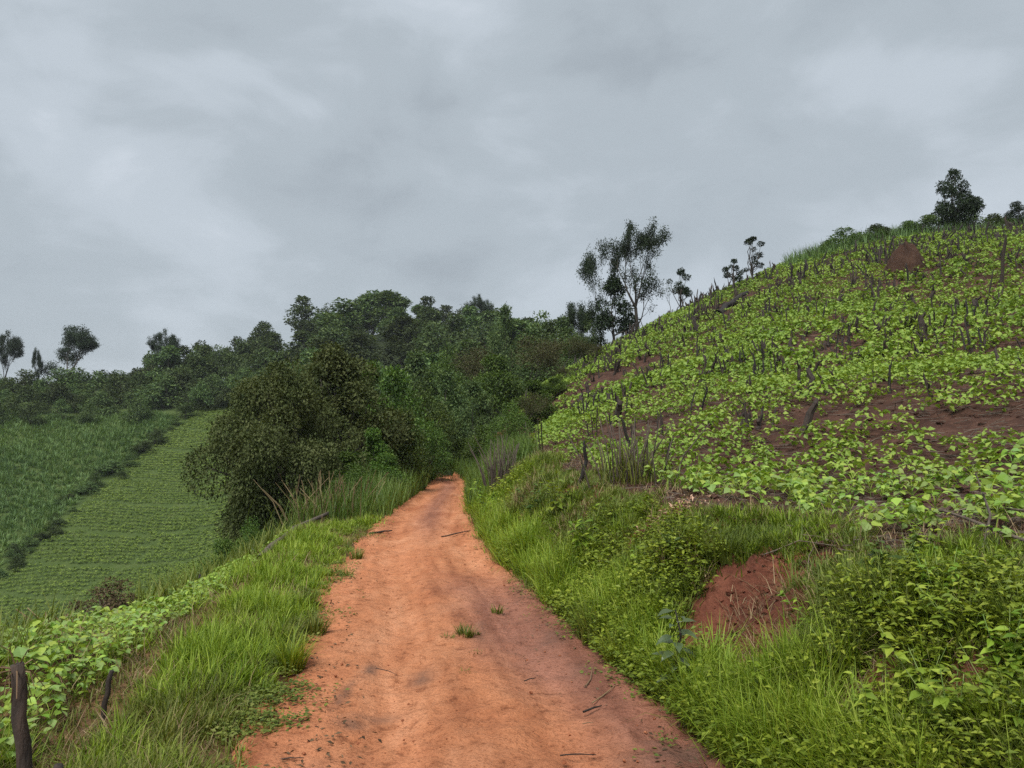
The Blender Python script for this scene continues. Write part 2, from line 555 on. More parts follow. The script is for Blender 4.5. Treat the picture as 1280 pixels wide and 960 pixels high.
M = {}
M["road"] = road_mat()
M["soil"] = soil_mat("brown_soil", (0.028, 0.015, 0.011), (0.066, 0.032, 0.022), (0.125, 0.066, 0.045))
M["bank"] = soil_mat("red_bank_soil", (0.06, 0.022, 0.014), (0.135, 0.046, 0.027), (0.21, 0.078, 0.047), 2.2, 0.08)
M["verge"] = soil_mat("verge_soil", (0.07, 0.045, 0.02), (0.15, 0.085, 0.04), (0.26, 0.15, 0.075), 2.5)
M["far_soil"] = soil_mat("far_field_soil", (0.034, 0.056, 0.014), (0.055, 0.085, 0.020), (0.085, 0.11, 0.032), 0.8)
M["forest_soil"] = soil_mat("forest_floor", (0.015, 0.022, 0.010), (0.025, 0.036, 0.014), (0.04, 0.05, 0.02), 0.5)
M["mound"] = soil_mat("mound_soil", (0.036, 0.020, 0.014), (0.066, 0.035, 0.023), (0.105, 0.060, 0.040), 2.0, 0.2)
M["bean"] = leaf_mat("bean_leaf", [(0.075, 0.145, 0.022), (0.165, 0.275, 0.036), (0.25, 0.375, 0.048), (0.35, 0.47, 0.075), (0.19, 0.31, 0.10), (0.34, 0.40, 0.085)], 0.3, 0.5, 0.25, 0.14)
M["bean_far"] = leaf_mat("bean_leaf_far", [(0.075, 0.135, 0.022), (0.15, 0.245, 0.036), (0.22, 0.335, 0.052), (0.29, 0.41, 0.07), (0.33, 0.39, 0.075)], 0.3, 0.5, 0.25, 0.0, 0.35, 0.25)
M["bean_stem"] = leaf_mat("bean_stem", [(0.12, 0.2, 0.04), (0.2, 0.25, 0.07)], 0.1)
M["grass"] = leaf_mat("verge_grass_blade", [(0.085, 0.140, 0.016), (0.17, 0.25, 0.022), (0.27, 0.35, 0.036), (0.40, 0.45, 0.09)], 0.35, 0.5, 0.22, 0.12, 0.25, 0.9)
M["bank_grass"] = leaf_mat("bank_grass_blade", [(0.050, 0.080, 0.016), (0.110, 0.152, 0.026), (0.185, 0.225, 0.042), (0.30, 0.30, 0.10)], 0.35, 0.5, 0.22, 0.12, 0.3, 0.9)
M["weed"] = leaf_mat("weed_leaf", [(0.06, 0.11, 0.016), (0.14, 0.22, 0.024), (0.24, 0.335, 0.034), (0.37, 0.45, 0.065)], 0.3, 0.5, 0.25, 0.12, 0.4, 0.8)
M["tall"] = leaf_mat("tall_grass_blade", [(0.040, 0.078, 0.016), (0.085, 0.140, 0.026), (0.135, 0.20, 0.038), (0.20, 0.25, 0.075)], 0.3, 0.5, 0.25, 0.1, 0.45, 0.5)
M["dry"] = leaf_mat("dry_straw", [(0.10, 0.065, 0.04), (0.22, 0.15, 0.085), (0.36, 0.27, 0.16)], 0.15, 0.8, 0.1, 0.1)
M["chips"] = leaf_mat("pale_chips", [(0.35, 0.22, 0.14), (0.6, 0.42, 0.29)], 0.0, 0.8, 0.1, 0.1)
M["twig"] = wood_mat("grey_twig", (0.045, 0.032, 0.024), (0.15, 0.115, 0.085))
M["char"] = wood_mat("charred_wood", (0.006, 0.005, 0.0045), (0.034, 0.026, 0.021), 18)
M["char_brown"] = wood_mat("scorched_wood", (0.014, 0.010, 0.0075), (0.062, 0.041, 0.030), 18)
M["bark"] = wood_mat("dark_bark", (0.02, 0.017, 0.013), (0.075, 0.062, 0.05), 9)
M["far_crop"] = leaf_mat("far_crop_leaf", [(0.075, 0.125, 0.020), (0.13, 0.20, 0.030), (0.19, 0.26, 0.045), (0.25, 0.32, 0.075)], 0.25, 0.6, 0.2, 0.0, 0.35, 0.06)
M["far_grass"] = leaf_mat("tall_crop_leaf", [(0.075, 0.14, 0.050), (0.13, 0.215, 0.070), (0.20, 0.29, 0.095)], 0.25, 0.6, 0.2, 0.0, 0.45, 0.09)
M["forest"] = leaf_mat("forest_leaf", [(0.026, 0.048, 0.020), (0.058, 0.096, 0.034), (0.098, 0.145, 0.048), (0.155, 0.20, 0.068)], 0.25, 0.6, 0.2, 0.5, 0.2, 0.6)
M["ridge"] = leaf_mat("ridge_tree_leaf", [(0.012, 0.024, 0.012), (0.024, 0.044, 0.018), (0.045, 0.070, 0.026)], 0.2, 0.55, 0.25, 0.2)
M["olive"] = leaf_mat("olive_leaf", [(0.030, 0.044, 0.015), (0.062, 0.078, 0.026), (0.096, 0.112, 0.040), (0.145, 0.155, 0.064)], 0.2, 0.65, 0.12, 0.15, 0.5, 1.1)
M["bush"] = leaf_mat("green_bush_leaf", [(0.030, 0.060, 0.013), (0.060, 0.115, 0.018), (0.10, 0.165, 0.028), (0.15, 0.21, 0.045)], 0.3, 0.5, 0.3, 0.3, 0.2, 0.8)
M["brown_leaf"] = leaf_mat("brownish_leaf", [(0.030, 0.026, 0.014), (0.062, 0.054, 0.026), (0.10, 0.092, 0.040), (0.085, 0.105, 0.035)], 0.2, 0.6, 0.2, 0.2)
M["dead_leaf"] = leaf_mat("dead_leaf", [(0.040, 0.028, 0.017), (0.095, 0.068, 0.040), (0.165, 0.12, 0.07)], 0.15, 0.8, 0.1, 0.1)
M["glossy"] = leaf_mat("broad_glossy_leaf", [(0.045, 0.072, 0.028), (0.08, 0.115, 0.045), (0.14, 0.18, 0.08)], 0.15, 0.3, 0.5, 0.1)
M["pebble"] = soil_mat("clod_soil", (0.15, 0.05, 0.025), (0.27, 0.095, 0.045), (0.4, 0.16, 0.08), 6.0, 0.02)
#SETTING
# ------------------------------------------------------------------ ground sheets
def build_ground():
    ny = np.concatenate([-np.geomspace(640, 8, 32), np.arange(-7, 2.5, 0.35), np.arange(2.5, 17, 0.075), np.arange(17, 42, 0.28),
                         np.arange(42, 124, 1.2), np.arange(124, 200, 2.2), np.geomspace(203, 700, 16)])
    ns = np.concatenate([-np.geomspace(700, 205, 14), -np.arange(202, 60, -2.5), -np.arange(60, 6, -0.7), np.arange(-6, 4.6, 0.075),
                         np.arange(4.6, 12, 0.2), np.arange(12, 70, 0.7), np.geomspace(72, 700, 30)])
    Y, S = np.meshgrid(ny, ns, indexing="ij")
    X = S + xg(Y) * np.exp(-np.abs(S) / 60)
    Z = hz(X, Y)
    s = X - xg(Y); h = hw(Y)
    near = 1 - sstep((Y - 30) / 8)
    Z = Z - 0.10 * (1 - sstep((np.abs(s) - h + 0.15) / 0.3)) * (Y < 41) * (np.abs(X - xr(Y)) < 3)   # room for the track's own sheet
    Z = np.where(np.hypot(X, Y - 20) > 340, Z - 0.0, Z)
    nr, nc = X.shape
    idx = np.arange(nr * nc).reshape(nr, nc)
    q = np.stack([idx[:-1, :-1], idx[:-1, 1:], idx[1:, 1:], idx[1:, :-1]], -1).reshape(-1, 4)
    V = np.stack([X, Y, Z], -1).reshape(-1, 3)
    cx = V[q].mean(1); es = cx[:, 0] - xg(cx[:, 1]) - hw(cx[:, 1])
    yy = cx[:, 1]; xx = cx[:, 0]
    reg = np.full(len(q), 3)
    reg[(es > BANK + 0.05 + 0.35 * (fbm(xx, yy, 21) - 0.5)) & (yy < 75) & (xx > -1 - (yy > 40) * 0)] = 0                # hillside
    reg[(es > -1) & (es <= BANK + 0.05 + 0.35 * (fbm(xx, yy, 21) - 0.5)) & (yy < 40)] = 1  # bank
    reg[(es <= -1) & (xx > -4.6 + 0.6 * (fbm(yy * .6, xx, 22) - .5)) & (yy < 34)] = 2       # verge
    reg[(xx < -10) & (yy > 28) & (yy < 128)] = 4                                                      # far field
    names = [("hillside", "soil"), ("road_bank", "bank"), ("verge", "verge"), ("ground", "forest_soil"), ("far_hillside", "far_soil")]
    for r, (nm, mt) in enumerate(names):
        qq = q[reg == r]
        if not len(qq): continue
        u, inv = np.unique(qq, return_inverse=True)
        g = Geo(); g.add(V[u], inv.reshape(-1, 4))
        kind(link(nm, g.mesh(nm, M[mt], True)), "structure")


def build_road():
    ny = np.concatenate([np.arange(-12, 2.5, 0.3), np.arange(2.5, 14, 0.035), np.arange(14, 37, 0.12)])
    tt = np.linspace(-1.35, 1.35, 96)
    Y, T = np.meshgrid(ny, tt, indexing="ij")
    H = hw(Y)
    s = T * H
    X = xr(Y) + s
    near = 1 - sstep((Y - 30) / 8)
    Z0 = base_h(np.clip(X, xg(Y) - 0.6, xg(Y) + 0.6), Y)
    fz = sstep((Y - 28) / 5)
    Z = Z0 * (1 - fz) + (hz(X, Y) + 0.02) * fz
    ruts = -0.055 * np.exp(-((s + 0.45 + 0.1 * np.sin(Y * .5)) / 0.24) ** 2) - 0.038 * np.exp(-((s - 0.55 + 0.1 * np.sin(Y * .4 + 1)) / 0.22) ** 2)
    Z = Z + ruts + 0.05 * (fbm(X * 1.3, Y * 0.8, 31) - 0.5) + 0.042 * (fbm(X * 5, Y * 5, 32, 3) - 0.5) + 0.018 * (vnoise(X * 17, Y * 17, 33) - 0.5) - 0.03 * np.clip(fbm(X * 3.2 + 7, Y * 1.6, 39, 3) - .60, 0, 1) * 4
    e = np.abs(T) * H - H + 0.05 + 0.55 * (fbm(X * 1.4, Y * 1.1, 34) - 0.5)
    Z = Z - 0.16 * sstep(e / 0.35) + 0.012
    damp = sstep((s - 0.15 + 0.06 * (Y - 4) + 0.9 * (fbm(X * .9, Y * .5, 35) - .5)) / 0.7) * sstep((10.5 - Y) / 3)
    damp = np.maximum(damp, 0.75 * np.exp(-((s - 0.05) / 0.28) ** 2) * sstep((Y - 11) / 5))
    damp = np.maximum(damp, 0.55 * sstep((4.6 - Y + 1.4 * (fbm(X * 1.5, Y * 1.5, 36) - .5)) / 1.6))
    stain = 0.0 * Y
    for (u, v, rx_, ry_, a) in [(430, 868, .035, .28, .95), (440, 900, .10, .10, .6), (460, 835, .05, .16, .7), (530, 845, .10, .16, .55), (600, 790, .06, .4, .35),
                                (690, 800, .12, .3, .35), (730, 840, .14, .22, .3), (850, 940, .2, .2, .6), (800, 955, .16, .1, .4), (650, 735, .08, .5, .3), (470, 890, .16, .06, .5)]:
        px, py, _ = hit(u, v)
        wob = 0.10 * (fbm(X * 3, Y * 3, 37) - .5)
        stain = np.maximum(stain, min(1, 1.25 * a) * np.exp(-(((X - px + wob) / rx_) ** 2 + ((Y - py + wob) / ry_) ** 2)))
    edge = sstep((np.abs(T) - 0.86 + 0.3 * (fbm(X * 2, Y * 2, 38) - .5)) / 0.2) * 0.22 * (T > 0)
    stain = np.maximum(stain, edge)
    nr, nc = X.shape; idx = np.arange(nr * nc).reshape(nr, nc)
    q = np.stack([idx[:-1, :-1], idx[:-1, 1:], idx[1:, 1:], idx[1:, :-1]], -1).reshape(-1, 4)
    g = Geo(); g.add(np.stack([X, Y, Z], -1).reshape(-1, 3), q)
    kind(link("dirt_road", g.mesh("dirt_road", M["road"], True, dict(damp=damp.ravel(), stain=stain.ravel(), streak=(.6 * fbm(s * 5 + .25 * np.sin(Y * .6), Y * .28, 45, 3) + .4 * fbm(s * 14, Y * .7, 46, 3) + .16 * np.exp(-((s + .45 + 0.1 * np.sin(Y * .5)) / .2) ** 2) + .13 * np.exp(-((s - .55 + 0.1 * np.sin(Y * .4 + 1)) / .2) ** 2) - .05).ravel()))), "structure")


build_ground()
build_road()

LAND = [(790, 585, "dry reeds"), (726, 585, "crooked black stick"), (845, 635, "pale wood chips"), (628, 590, "bundle of dry stalks"), (1222, 430, "big group of blackened trunks"),
        (1102, 480, "two black poles"), (1250, 335, "tallest brown pole"), (1132, 325, "earth mound"), (914, 382, "fallen log"), (798, 400, "tallest skyline tree"),
        (853, 380, "round headed skyline tree"), (940, 345, "slim skyline tree"), (1203, 275, "lone dark hilltop tree"), (1030, 345, "upper black stub"),
        (958, 450, "mid field stem cluster"), (741, 540, "scorched stems"), (1200, 665, "dry branches"), (1270, 560, "right picture edge"), (870, 600, "bright grassy shoot")]


def whereis(x, y, z, land=None):
    u, v = (float(q) for q in proj(np.array(x), np.array(y), np.array(z)))
    a, b, nm = min(land or LAND, key=lambda l: (l[0] - u) ** 2 + 1.7 * (l[1] - v) ** 2)
    dx, dy = u - a, v - b; d = math.hypot(dx, dy)
    rel = ("right of" if dx > 0 else "left of") if abs(dx) > 1.3 * abs(dy) else ("below" if dy > 0 else "above")
    if d > 25 and .55 < abs(dx) / max(abs(dy), 1) < 1.6: rel = ("below" if dy > 0 else "above") + (" right of" if dx > 0 else " left of")
    return ("close " if d < 45 else "well " if d > 110 else "") + rel + " the " + nm


# ------------------------------------------------------------------ trees
def grow(r, tubes, tips, p, d, L, rad, depth, maxd, spread, up, kids, droop=0.0):
    n = 4 if depth < 2 else 3
    pts = [p]; dirs = d
    for i in range(n):
        dirs = norm(dirs + r.normal(0, 0.10 + 0.03 * depth, 3) + np.array([0, 0, up]) * 0.12)
        p = p + dirs * (L / n); pts.append(p)
    end = rad * 0.62
    tubes.append((np.array(pts), np.linspace(rad, end, len(pts)), max(3, 7 - depth)))
    if depth >= maxd - 1:
        for q in pts[1 + (depth < maxd):]: tips.append(q)
    if depth >= maxd: return
    k = int(r.integers(kids[0], kids[1] + 1))
    a0 = r.uniform(0, 6.28)
    for i in range(k):
        a = a0 + i * 6.283 / k + r.normal(0, 0.35)
        sp = spread * r.uniform(0.6, 1.25)
        e1 = norm(np.cross(dirs, [0.3, 0.9, 0.2])); e2 = np.cross(dirs, e1)
        nd = norm(dirs * math.cos(sp) + (e1 * math.cos(a) + e2 * math.sin(a)) * math.sin(sp))
        grow(r, tubes, tips, p, nd, L * r.uniform(0.62, 0.86), end * r.uniform(0.65, 0.85), depth + 1, maxd, spread, up, kids)
    if depth < maxd - 1 and r.random() < 0.6:
        a = r.uniform(0, 6.28); m = pts[len(pts) // 2]
        e1 = norm(np.cross(dirs, [0.3, 0.9, 0.2])); e2 = np.cross(dirs, e1)
        nd = norm(dirs * 0.6 + (e1 * math.cos(a) + e2 * math.sin(a)) * 0.8)
        grow(r, tubes, tips, m, nd, L * 0.6, end * 0.55, depth + 2, maxd, spread, up, kids)


def spray(g, r, c, n, sig, Ls, asp, kind_="quad", out=0.6, flat=1.0):
    """n leaves around each centre c (K,3), pointing outward"""
    c = np.repeat(np.asarray(c, float), n, axis=0); N = len(c)
    off = r.normal(0, 1, (N, 3)) * np.array([1, 1, flat]) * sig
    ax = norm(off * out / sig + r.normal(0, 0.6, (N, 3)) + [0, 0, -0.15])
    nr = norm(r.normal(0, 0.6, (N, 3)) + [0, 0, 1.0])
    L = r.uniform(Ls[0], Ls[1], N)
    leaves(g, c + off, ax, nr, L, L * asp, kind_)


def skeleton_tree(seed, H, r0, trunk_frac, maxd, spread, up, kids, nleaf, sig, Ls, asp, lean=(0, 0), keep=1.0, stems=1, leafkind="quad", flat=1.0):
    """returns (trunk geo, crown geo) scaled to height H"""
    r = np.random.default_rng(seed); tubes = []; tips = []
    for k in range(stems):
        a = r.uniform(0, 6.28) + k * 6.283 / stems
        tl = 0.0 if stems == 1 else 0.22
        d = norm(np.array([lean[0] + tl * math.cos(a), lean[1] + tl * math.sin(a), 1.0]))
        grow(r, tubes, tips, np.array([0.06 * k, 0.05 * k, -0.02]), d, trunk_frac, r0 / H, 0, maxd, spread, up, kids)
    tips = np.array(tips)
    zmax = tips[:, 2].max(); f = H / zmax
    gt = Geo(); gc = Geo()
    for p_, rd, sd_ in tubes: tube(gt, p_ * f, np.maximum(rd * H, 0.006), sd_)
    tips = tips * f
    if keep < 1: tips = tips[r.random(len(tips)) < keep]
    spray(gc, r, tips, nleaf, sig, Ls, asp, leafkind, flat=flat)
    return gt, gc


def blob_tree(seed, H, W, crown_lo, nblob, nleaf, Ls, asp, blobr=(0.16, 0.30), top=0.75, trunk_r=None, leafkind="quad", limbs=7, core=0.25):
    """a dense crown of many leafy lobes round a limbed trunk"""
    r = np.random.default_rng(seed); gt = Geo(); gc = Geo()
    cen = []
    for i in range(nblob):
        z = r.uniform(0, 1) ** 0.85; a = r.uniform(0, 6.283)
        prof = math.sin(math.pi * min(0.96, 0.14 + 0.86 * z) ** top)
        rr = 0.5 * W * prof * (r.uniform(0.25, 1.0) ** 0.6)
        cen.append((rr * math.cos(a) * 0.86, rr * math.sin(a) * 0.86, H * (crown_lo + (1 - crown_lo) * (0.06 + 0.86 * z))))
    cen = np.array(cen)
    rad = r.uniform(blobr[0], blobr[1], nblob) * min(W, H)
    rad *= np.clip(1.25 - 0.6 * (cen[:, 2] / H), 0.6, 1.1)
    per = np.maximum((nleaf * rad ** 2 / (rad ** 2).sum()).astype(int), 6)
    c = np.repeat(cen, per, axis=0); R = np.repeat(rad, per)[:, None]; N = len(c)
    d = norm(r.normal(0, 1, (N, 3)) + [0, 0, 0.25])
    k = r.uniform(core, 1.0, (N, 1)) ** 0.45 * (1 + 0.12 * r.normal(0, 1, (N, 1)))
    p_ = c + d * R * k * np.array([1.0, 1.0, 0.75])
    p_[:, 2] = np.maximum(p_[:, 2], 0.02 * H)
    ax = norm(d + r.normal(0, 0.7, (N, 3)) + [0, 0, -0.25]); nr = norm(d * 0.7 + r.normal(0, 0.5, (N, 3)) + [0, 0, 0.7])
    L = r.uniform(Ls[0], Ls[1], N)
    leaves(gc, p_, ax, nr, L, L * asp, leafkind)
    zt = p_[:, 2].max(); gc.v = [v_ * np.array([1, 1, H / zt], np.float32) for v_ in gc.v]
    tr = trunk_r or H * 0.02
    hz_ = H * (crown_lo + 0.35 * (1 - crown_lo))
    q = [np.array([0, 0, -0.15])]
    for k_ in range(1, 5): q.append(np.array([r.normal(0, 0.02) * H, r.normal(0, 0.02) * H, hz_ * k_ / 4]))
    tube(gt, q, np.linspace(tr * 1.25, tr * 0.6, 5), 7)
    for j in r.choice(nblob, min(limbs, nblob), replace=False):
        a = np.array(q[r.integers(1, 4)]); b = cen[j]
        m = (a + b) / 2 + r.normal(0, 0.05, 3) * H + [0, 0, -0.04 * H]
        tube(gt, [a, m, b], [tr * 0.55, tr * 0.38, tr * 0.15], 5)
    return gt, gc


class TreeKind:
    def __init__(s, name, trunk, crown, bark, leaf):
        s.name = name
        s.tm = trunk.mesh(name + "_trunk", M[bark], True); s.cm = crown.mesh(name + "_crown", M[leaf])
        v = crown.arrays()[0]; s.H = float(v[:, 2].max()); s.W = float(np.percentile(np.hypot(v[:, 0], v[:, 1]), 97) * 2)

    def put(s, x, y, z, H, W=None, rot=0.0, label="", cat="tree", group=None, name=None, lean=(0, 0)):
        o = bpy.data.objects.new(name or s.name, None); COL.objects.link(o)
        o.empty_display_size = 0.3
        o.location = (x, y, z); o.rotation_euler = (lean[0], lean[1], rot)
        fx = (W / s.W) if W else H / s.H
        o.scale = (fx, fx, H / s.H)
        link("trunk" if cat == "tree" else "stem", s.tm, o); link("crown" if cat == "tree" else "foliage", s.cm, o)
        return tag(o, label, cat, group)

    def put_px(s, u, vtop, D, wpx, label, rot=None, zoff=0.0, vbase=None, **k):
        """stand it at distance D in direction u, as tall as photo row vtop asks"""
        x, y, z = at(u, D); z += zoff
        ztop = P(u, vtop, D)[2]
        return s.put(x, y, z - 0.05, ztop - z, wpx / F * D if wpx else None, random.uniform(0, 6.28) if rot is None else rot, label, **k)


FOREST = []
for i in range(7):
    r_ = np.random.default_rng(100 + i)
    H, W = 9.0, [6.5, 5.2, 7.5, 6.0, 4.6, 7.0, 5.6][i]
    FOREST.append(TreeKind("forest_tree", *blob_tree(200 + i, H, W, [.12, .2, .1, .25, .15, .3, .08][i], [26, 22, 34, 18, 20, 24, 30][i], 3000, (.24, .5), .55,
                                                  (.13, .26), [.75, .9, .7, .8, .95, .6, .8][i]), "bark", "forest"))
SHRUB = [TreeKind("shrub", *blob_tree(300 + i, 3.0, [3.6, 3.0, 4.2][i], .02, 18, 2200, (.12, .26), .5, (.14, .26), .6, .04), "bark", "forest") for i in range(3)]
OPEN = [TreeKind("open_tree", *skeleton_tree(400 + i, 9.0, .22, .34, 4, .55, .5, (3, 3), 75, .27, (.12, .24), .5, keep=.7, flat=.5), "bark", "ridge") for i in range(3)]

G_FOREST = "trees of the forest on the middle hill"
r = np.random.default_rng(55)
pts = []
def far_enough(x, y, dmin):
    return all((x - a) ** 2 + (y - b) ** 2 > dmin * dmin for a, b in pts)
for _ in range(9000):
    y = r.uniform(62, 178); x = r.uniform(-78, 16)
    u, v = proj(np.array(x), np.array(y), np.array(base_h(x, y)))
    if not (295 < u < 745) or (u > 670 and y < 112): continue
    if x < -36 and y < 132: continue                     # the farmed slope
    if u < 540 and v > 480 and y < 90: continue
    if not far_enough(x, y, 4.9 + 0.02 * y): continue
    pts.append((x, y))
for k, (x, y) in enumerate(pts):
    t_ = FOREST[int(r.integers(0, 7))]; H = r.uniform(7.4, 11.4) * (0.8 if y < 110 else 1)
    if r.random() < .10: H *= 1.18
    t_.put(x, y, float(hz(x, y)) - .3, H, H * r.uniform(.7, 1.1), r.uniform(0, 6.28),
           ["rounded", "narrow", "broad", "bare stemmed", "slim", "spreading", "bushy"][FOREST.index(t_)] + (" tall" if H > 9.6 else " low" if H < 7.2 else "") + " forest tree, " + ("crest" if y > 158 else "upper side" if y > 128 else "middle" if y > 98 else "foot") + " of the middle hill, " + ("left end" if x / y < -.28 else "left of centre" if x / y < -.17 else "centre" if x / y < -.07 else "right of centre" if x / y < .02 else "right end"), group=G_FOREST)
# belt of trees and scrub along the left ridge
G_BELT = "scrub and trees along the far left ridge"
pts = []
for _ in range(4000):
    y = r.uniform(110, 158); x = r.uniform(-112, -36)
    u, v = proj(np.array(x), np.array(y), np.array(base_h(x, y)))
    if not (-40 < u < 330): continue
    edge = 112 + 2.5 * math.sin(x * .2) + (0 if x < -54 else 6)
    if y < edge: continue
    if not far_enough(x, y, 3.8): continue
    pts.append((x, y))
for x, y in pts:
    u = float(proj(np.array(x), np.array(y), np.array(8.0))[0])
    z = float(hz(x, y)) - .3
    tall = u > 175 and y > 132
    if tall:
        H = r.uniform(7.0, 10.5)
        FOREST[int(r.integers(0, 7))].put(x, y, z, H, H * r.uniform(.5, .8), r.uniform(0, 6.28), ("tall " if H > 9 else "") + "dark ridge belt tree, " + whereis(x, y, z + 3, [(203, 440, "airy tree"), (300, 450, "foot of the hill forest"), (250, 450, "middle of the belt")]), group="trees of the belt beside the middle hill")
    else:
        H = r.uniform(3.8, 6.4) * (.8 if y < 124 else 1)
        SHRUB[int(r.integers(0, 3))].put(x, y, z, H, H * r.uniform(1.1, 1.6), r.uniform(0, 6.28), ("tall " if H > 5.3 else "") + "ridge scrub bush, " + ("in front, " if y < 122 else "at the back, " if y > 140 else "") + whereis(x, y, z + 2, [(8, 450, "thin edge tree"), (82, 450, "lone spreading tree"), (44, 455, "bare topped tree"), (203, 450, "airy tree"), (140, 470, "skyline gap"), (255, 490, "field hedge")]), cat="bush", name="scrub_bush", group=G_BELT)
# single trees on the left skyline
OPEN[0].put_px(8, 412, 138, 60, "thin open tree at the left end of the far ridge")
OPEN[1].put_px(82, 401, 138, 74, "lone spreading tree standing above the scrub on the far left ridge")
OPEN[2].put_px(44, 432, 136, 18, "short bare topped tree beside the lone spreading tree on the left ridge")
OPEN[0].put_px(203, 410, 140, 55, "airy tree at the left end of the belt of ridge trees", rot=2.1)
OPEN[0].put_px(592, 366, 165, 46, "thin open crowned tree sticking out of the top of the middle hill", rot=3.0)
OPEN[1].put_px(475, 362, 168, 60, "flat topped tree rising above the crest of the middle hill", rot=1.2)

SHRUB[1].put_px(214, 458, 131, 62, "rounded bush filling the gap under the airy tree on the left ridge", cat="bush", name="scrub_bush")
SHRUB[0].put_px(236, 462, 130, 50, "bush right of the rounded bush under the airy tree", cat="bush", name="scrub_bush")
# hedge that parts the two far fields, and its bushes
for k in range(26):
    f = k / 25
    u = 262 - 262 * f ** 0.9; v = 505 + 217 * f ** 1.02
    x, y, z = hit(u, v)
    H = r.uniform(1.0, 2.0) * (1.15 if f < .55 else .9)
    SHRUB[k % 3].put(x + r.normal(0, .9), y + r.normal(0, .5), z - .1, H * r.uniform(.7, 1.15), H * r.uniform(1.0, 2.3), r.uniform(0, 6.28), ["topmost", "second", "third", "fourth", "fifth", "sixth", "seventh", "eighth", "ninth", "tenth", "eleventh", "twelfth", "thirteenth"][min(k, 25 - k)] + ("" if k < 13 else " from the bottom") + " bush of the dark hedge between the two far left fields" if k < 25 else "lowest bush of the dark hedge between the two far left fields",
                     cat="bush", name="hedge_bush", group="bushes of the hedge between the far fields")

# the dark tree beside the track and what stands round it
g1, g2 = blob_tree(27, 5.2, 5.6, .12, 85, 44000, (.05, .12), .6, (.05, .17), 1.0, .10, "fold", 34, .55)
TK_OL = TreeKind("olive_tree", g1, g2, "bark", "olive")
TK_OL.put_px(350, 440, 20.5, 192, "broad dark olive brown tree hanging over the slope left of the track", rot=.4, zoff=-.75)
g1, g2 = blob_tree(28, 4.4, 4.0, .10, 60, 28000, (.05, .12), .6, (.06, .18), .8, .08, "fold", 24, .55)
TK_O2 = TreeKind("olive_tree", g1, g2, "bark", "olive")
TK_O2.put_px(420, 424, 23.5, 185, "round olive brown tree just behind the broad dark tree", rot=2.2)
BUSHY = [TreeKind("bushy_tree", *blob_tree(30 + i, 4.0, [3.4, 4.2, 2.8][i], .05, [28, 34, 22][i], 8000, (.08, .18), .5, (.13, .24), .65, .06, "fold"), "bark", "bush") for i in range(3)]
BROWN = TreeKind("brownish_tree", *skeleton_tree(61, 7.0, .12, .30, 4, .5, .5, (2, 3), 26, .34, (.10, .20), .5, keep=.95), "bark", "brown_leaf")
DARKT = [TreeKind("dark_tree", *blob_tree(70 + i, 6.0, 4.4, .10, 30, 8000, (.12, .26), .5, (.12, .22), .7, .09, "fold"), "bark", "forest") for i in range(2)]
BUSHY[0].put_px(492, 452, 28, 105, "bright green bushy tree between the olive trees and the track bend")
BUSHY[0].put_px(505, 505, 24.5, 78, "light green leafy shrub at the right foot of the olive trees", cat="bush", name="green_bush", rot=2.0, zoff=-.2)
BUSHY[2].put_px(468, 530, 22, 60, "fresh green shrub in front of the round olive tree", cat="bush", name="green_bush", rot=1.0)
BUSHY[1].put_px(538, 520, 30, 70, "pale green bush standing in the tall grass by the bend", cat="bush", name="green_bush", rot=4.0)
BUSHY[1].put_px(447, 575, 18.8, 56, "low rounded shrub beside the brown grass clump under the olive tree", cat="bush", name="green_bush", rot=.7, zoff=-.15)
BUSHY[0].put_px(484, 562, 21.5, 66, "light green shrub among the tall grass left of the track", cat="bush", name="green_bush", rot=3.3, zoff=-.15)
BUSHY[2].put_px(506, 556, 25, 50, "green shrub at the left track edge just before the bend", cat="bush", name="green_bush", rot=5.0, zoff=-.15)
BUSHY[1].put_px(528, 470, 33, 100, "yellowish green bush behind the tall grass at the bend")
BUSHY[2].put_px(462, 445, 30, 80, "mid green bush right behind the round olive tree")
BUSHY[1].put_px(320, 640, 16.5, 60, "low green bush on the slope below the broad dark tree", zoff=-.3, cat="bush", name="green_bush")
BUSHY[0].put_px(285, 668, 17, 75, "pale green scrub at the foot of the slope under the dark tree", zoff=-.5, cat="bush", name="green_bush")
BUSHY[2].put_px(436, 560, 19.5, 62, "rounded green shrub in front of the olive tree by the tall grass", cat="bush", name="green_bush")
BUSHY[0].put_px(606, 528, 31, 60, "light green shrub on the right edge of the track bend", cat="bush", name="green_bush")
BUSHY[2].put_px(578, 545, 34, 58, "small green shrub in the middle of the track bend", cat="bush", name="green_bush")
BUSHY[1].put_px(640, 498, 27, 66, "low leafy shrub at the lower left corner of the bean field", cat="bush", name="green_bush")
BUSHY[2].put_px(668, 472, 33, 62, "leafy shrub under the brownish trees at the field corner", cat="bush", name="green_bush")
BUSHY[0].put_px(694, 470, 36, 50, "greyish shrub where the bean field meets the brownish trees", cat="bush", name="green_bush")
BROWN.put_px(655, 480, 29, 70, "brown thin shrub above the bundle of dry stalks", cat="bush", name="brown_bush", rot=1.1)
BROWN.put_px(716, 455, 39, 50, "brown shrub at the upper left edge of the bean field", cat="bush", name="brown_bush", rot=3.1)
DARKT[0].put_px(556, 455, 40, 80, "dark leafy tree closing off the end of the track")
DARKT[1].put_px(592, 470, 38, 66, "darkest rounded tree just right of the track end")
BUSHY[0].put_px(618, 440, 44, 90, "mid green tree behind the dark rounded tree")
BUSHY[1].put_px(560, 425, 52, 90, "green tree on the lower flank of the middle hill")
DARKT[1].put_px(520, 432, 52, 80, "dark green tree above the tall grass in the valley")
DARKT[0].put_px(632, 376, 66, 56, "dark dense upright tree rising at the right end of the hill forest")
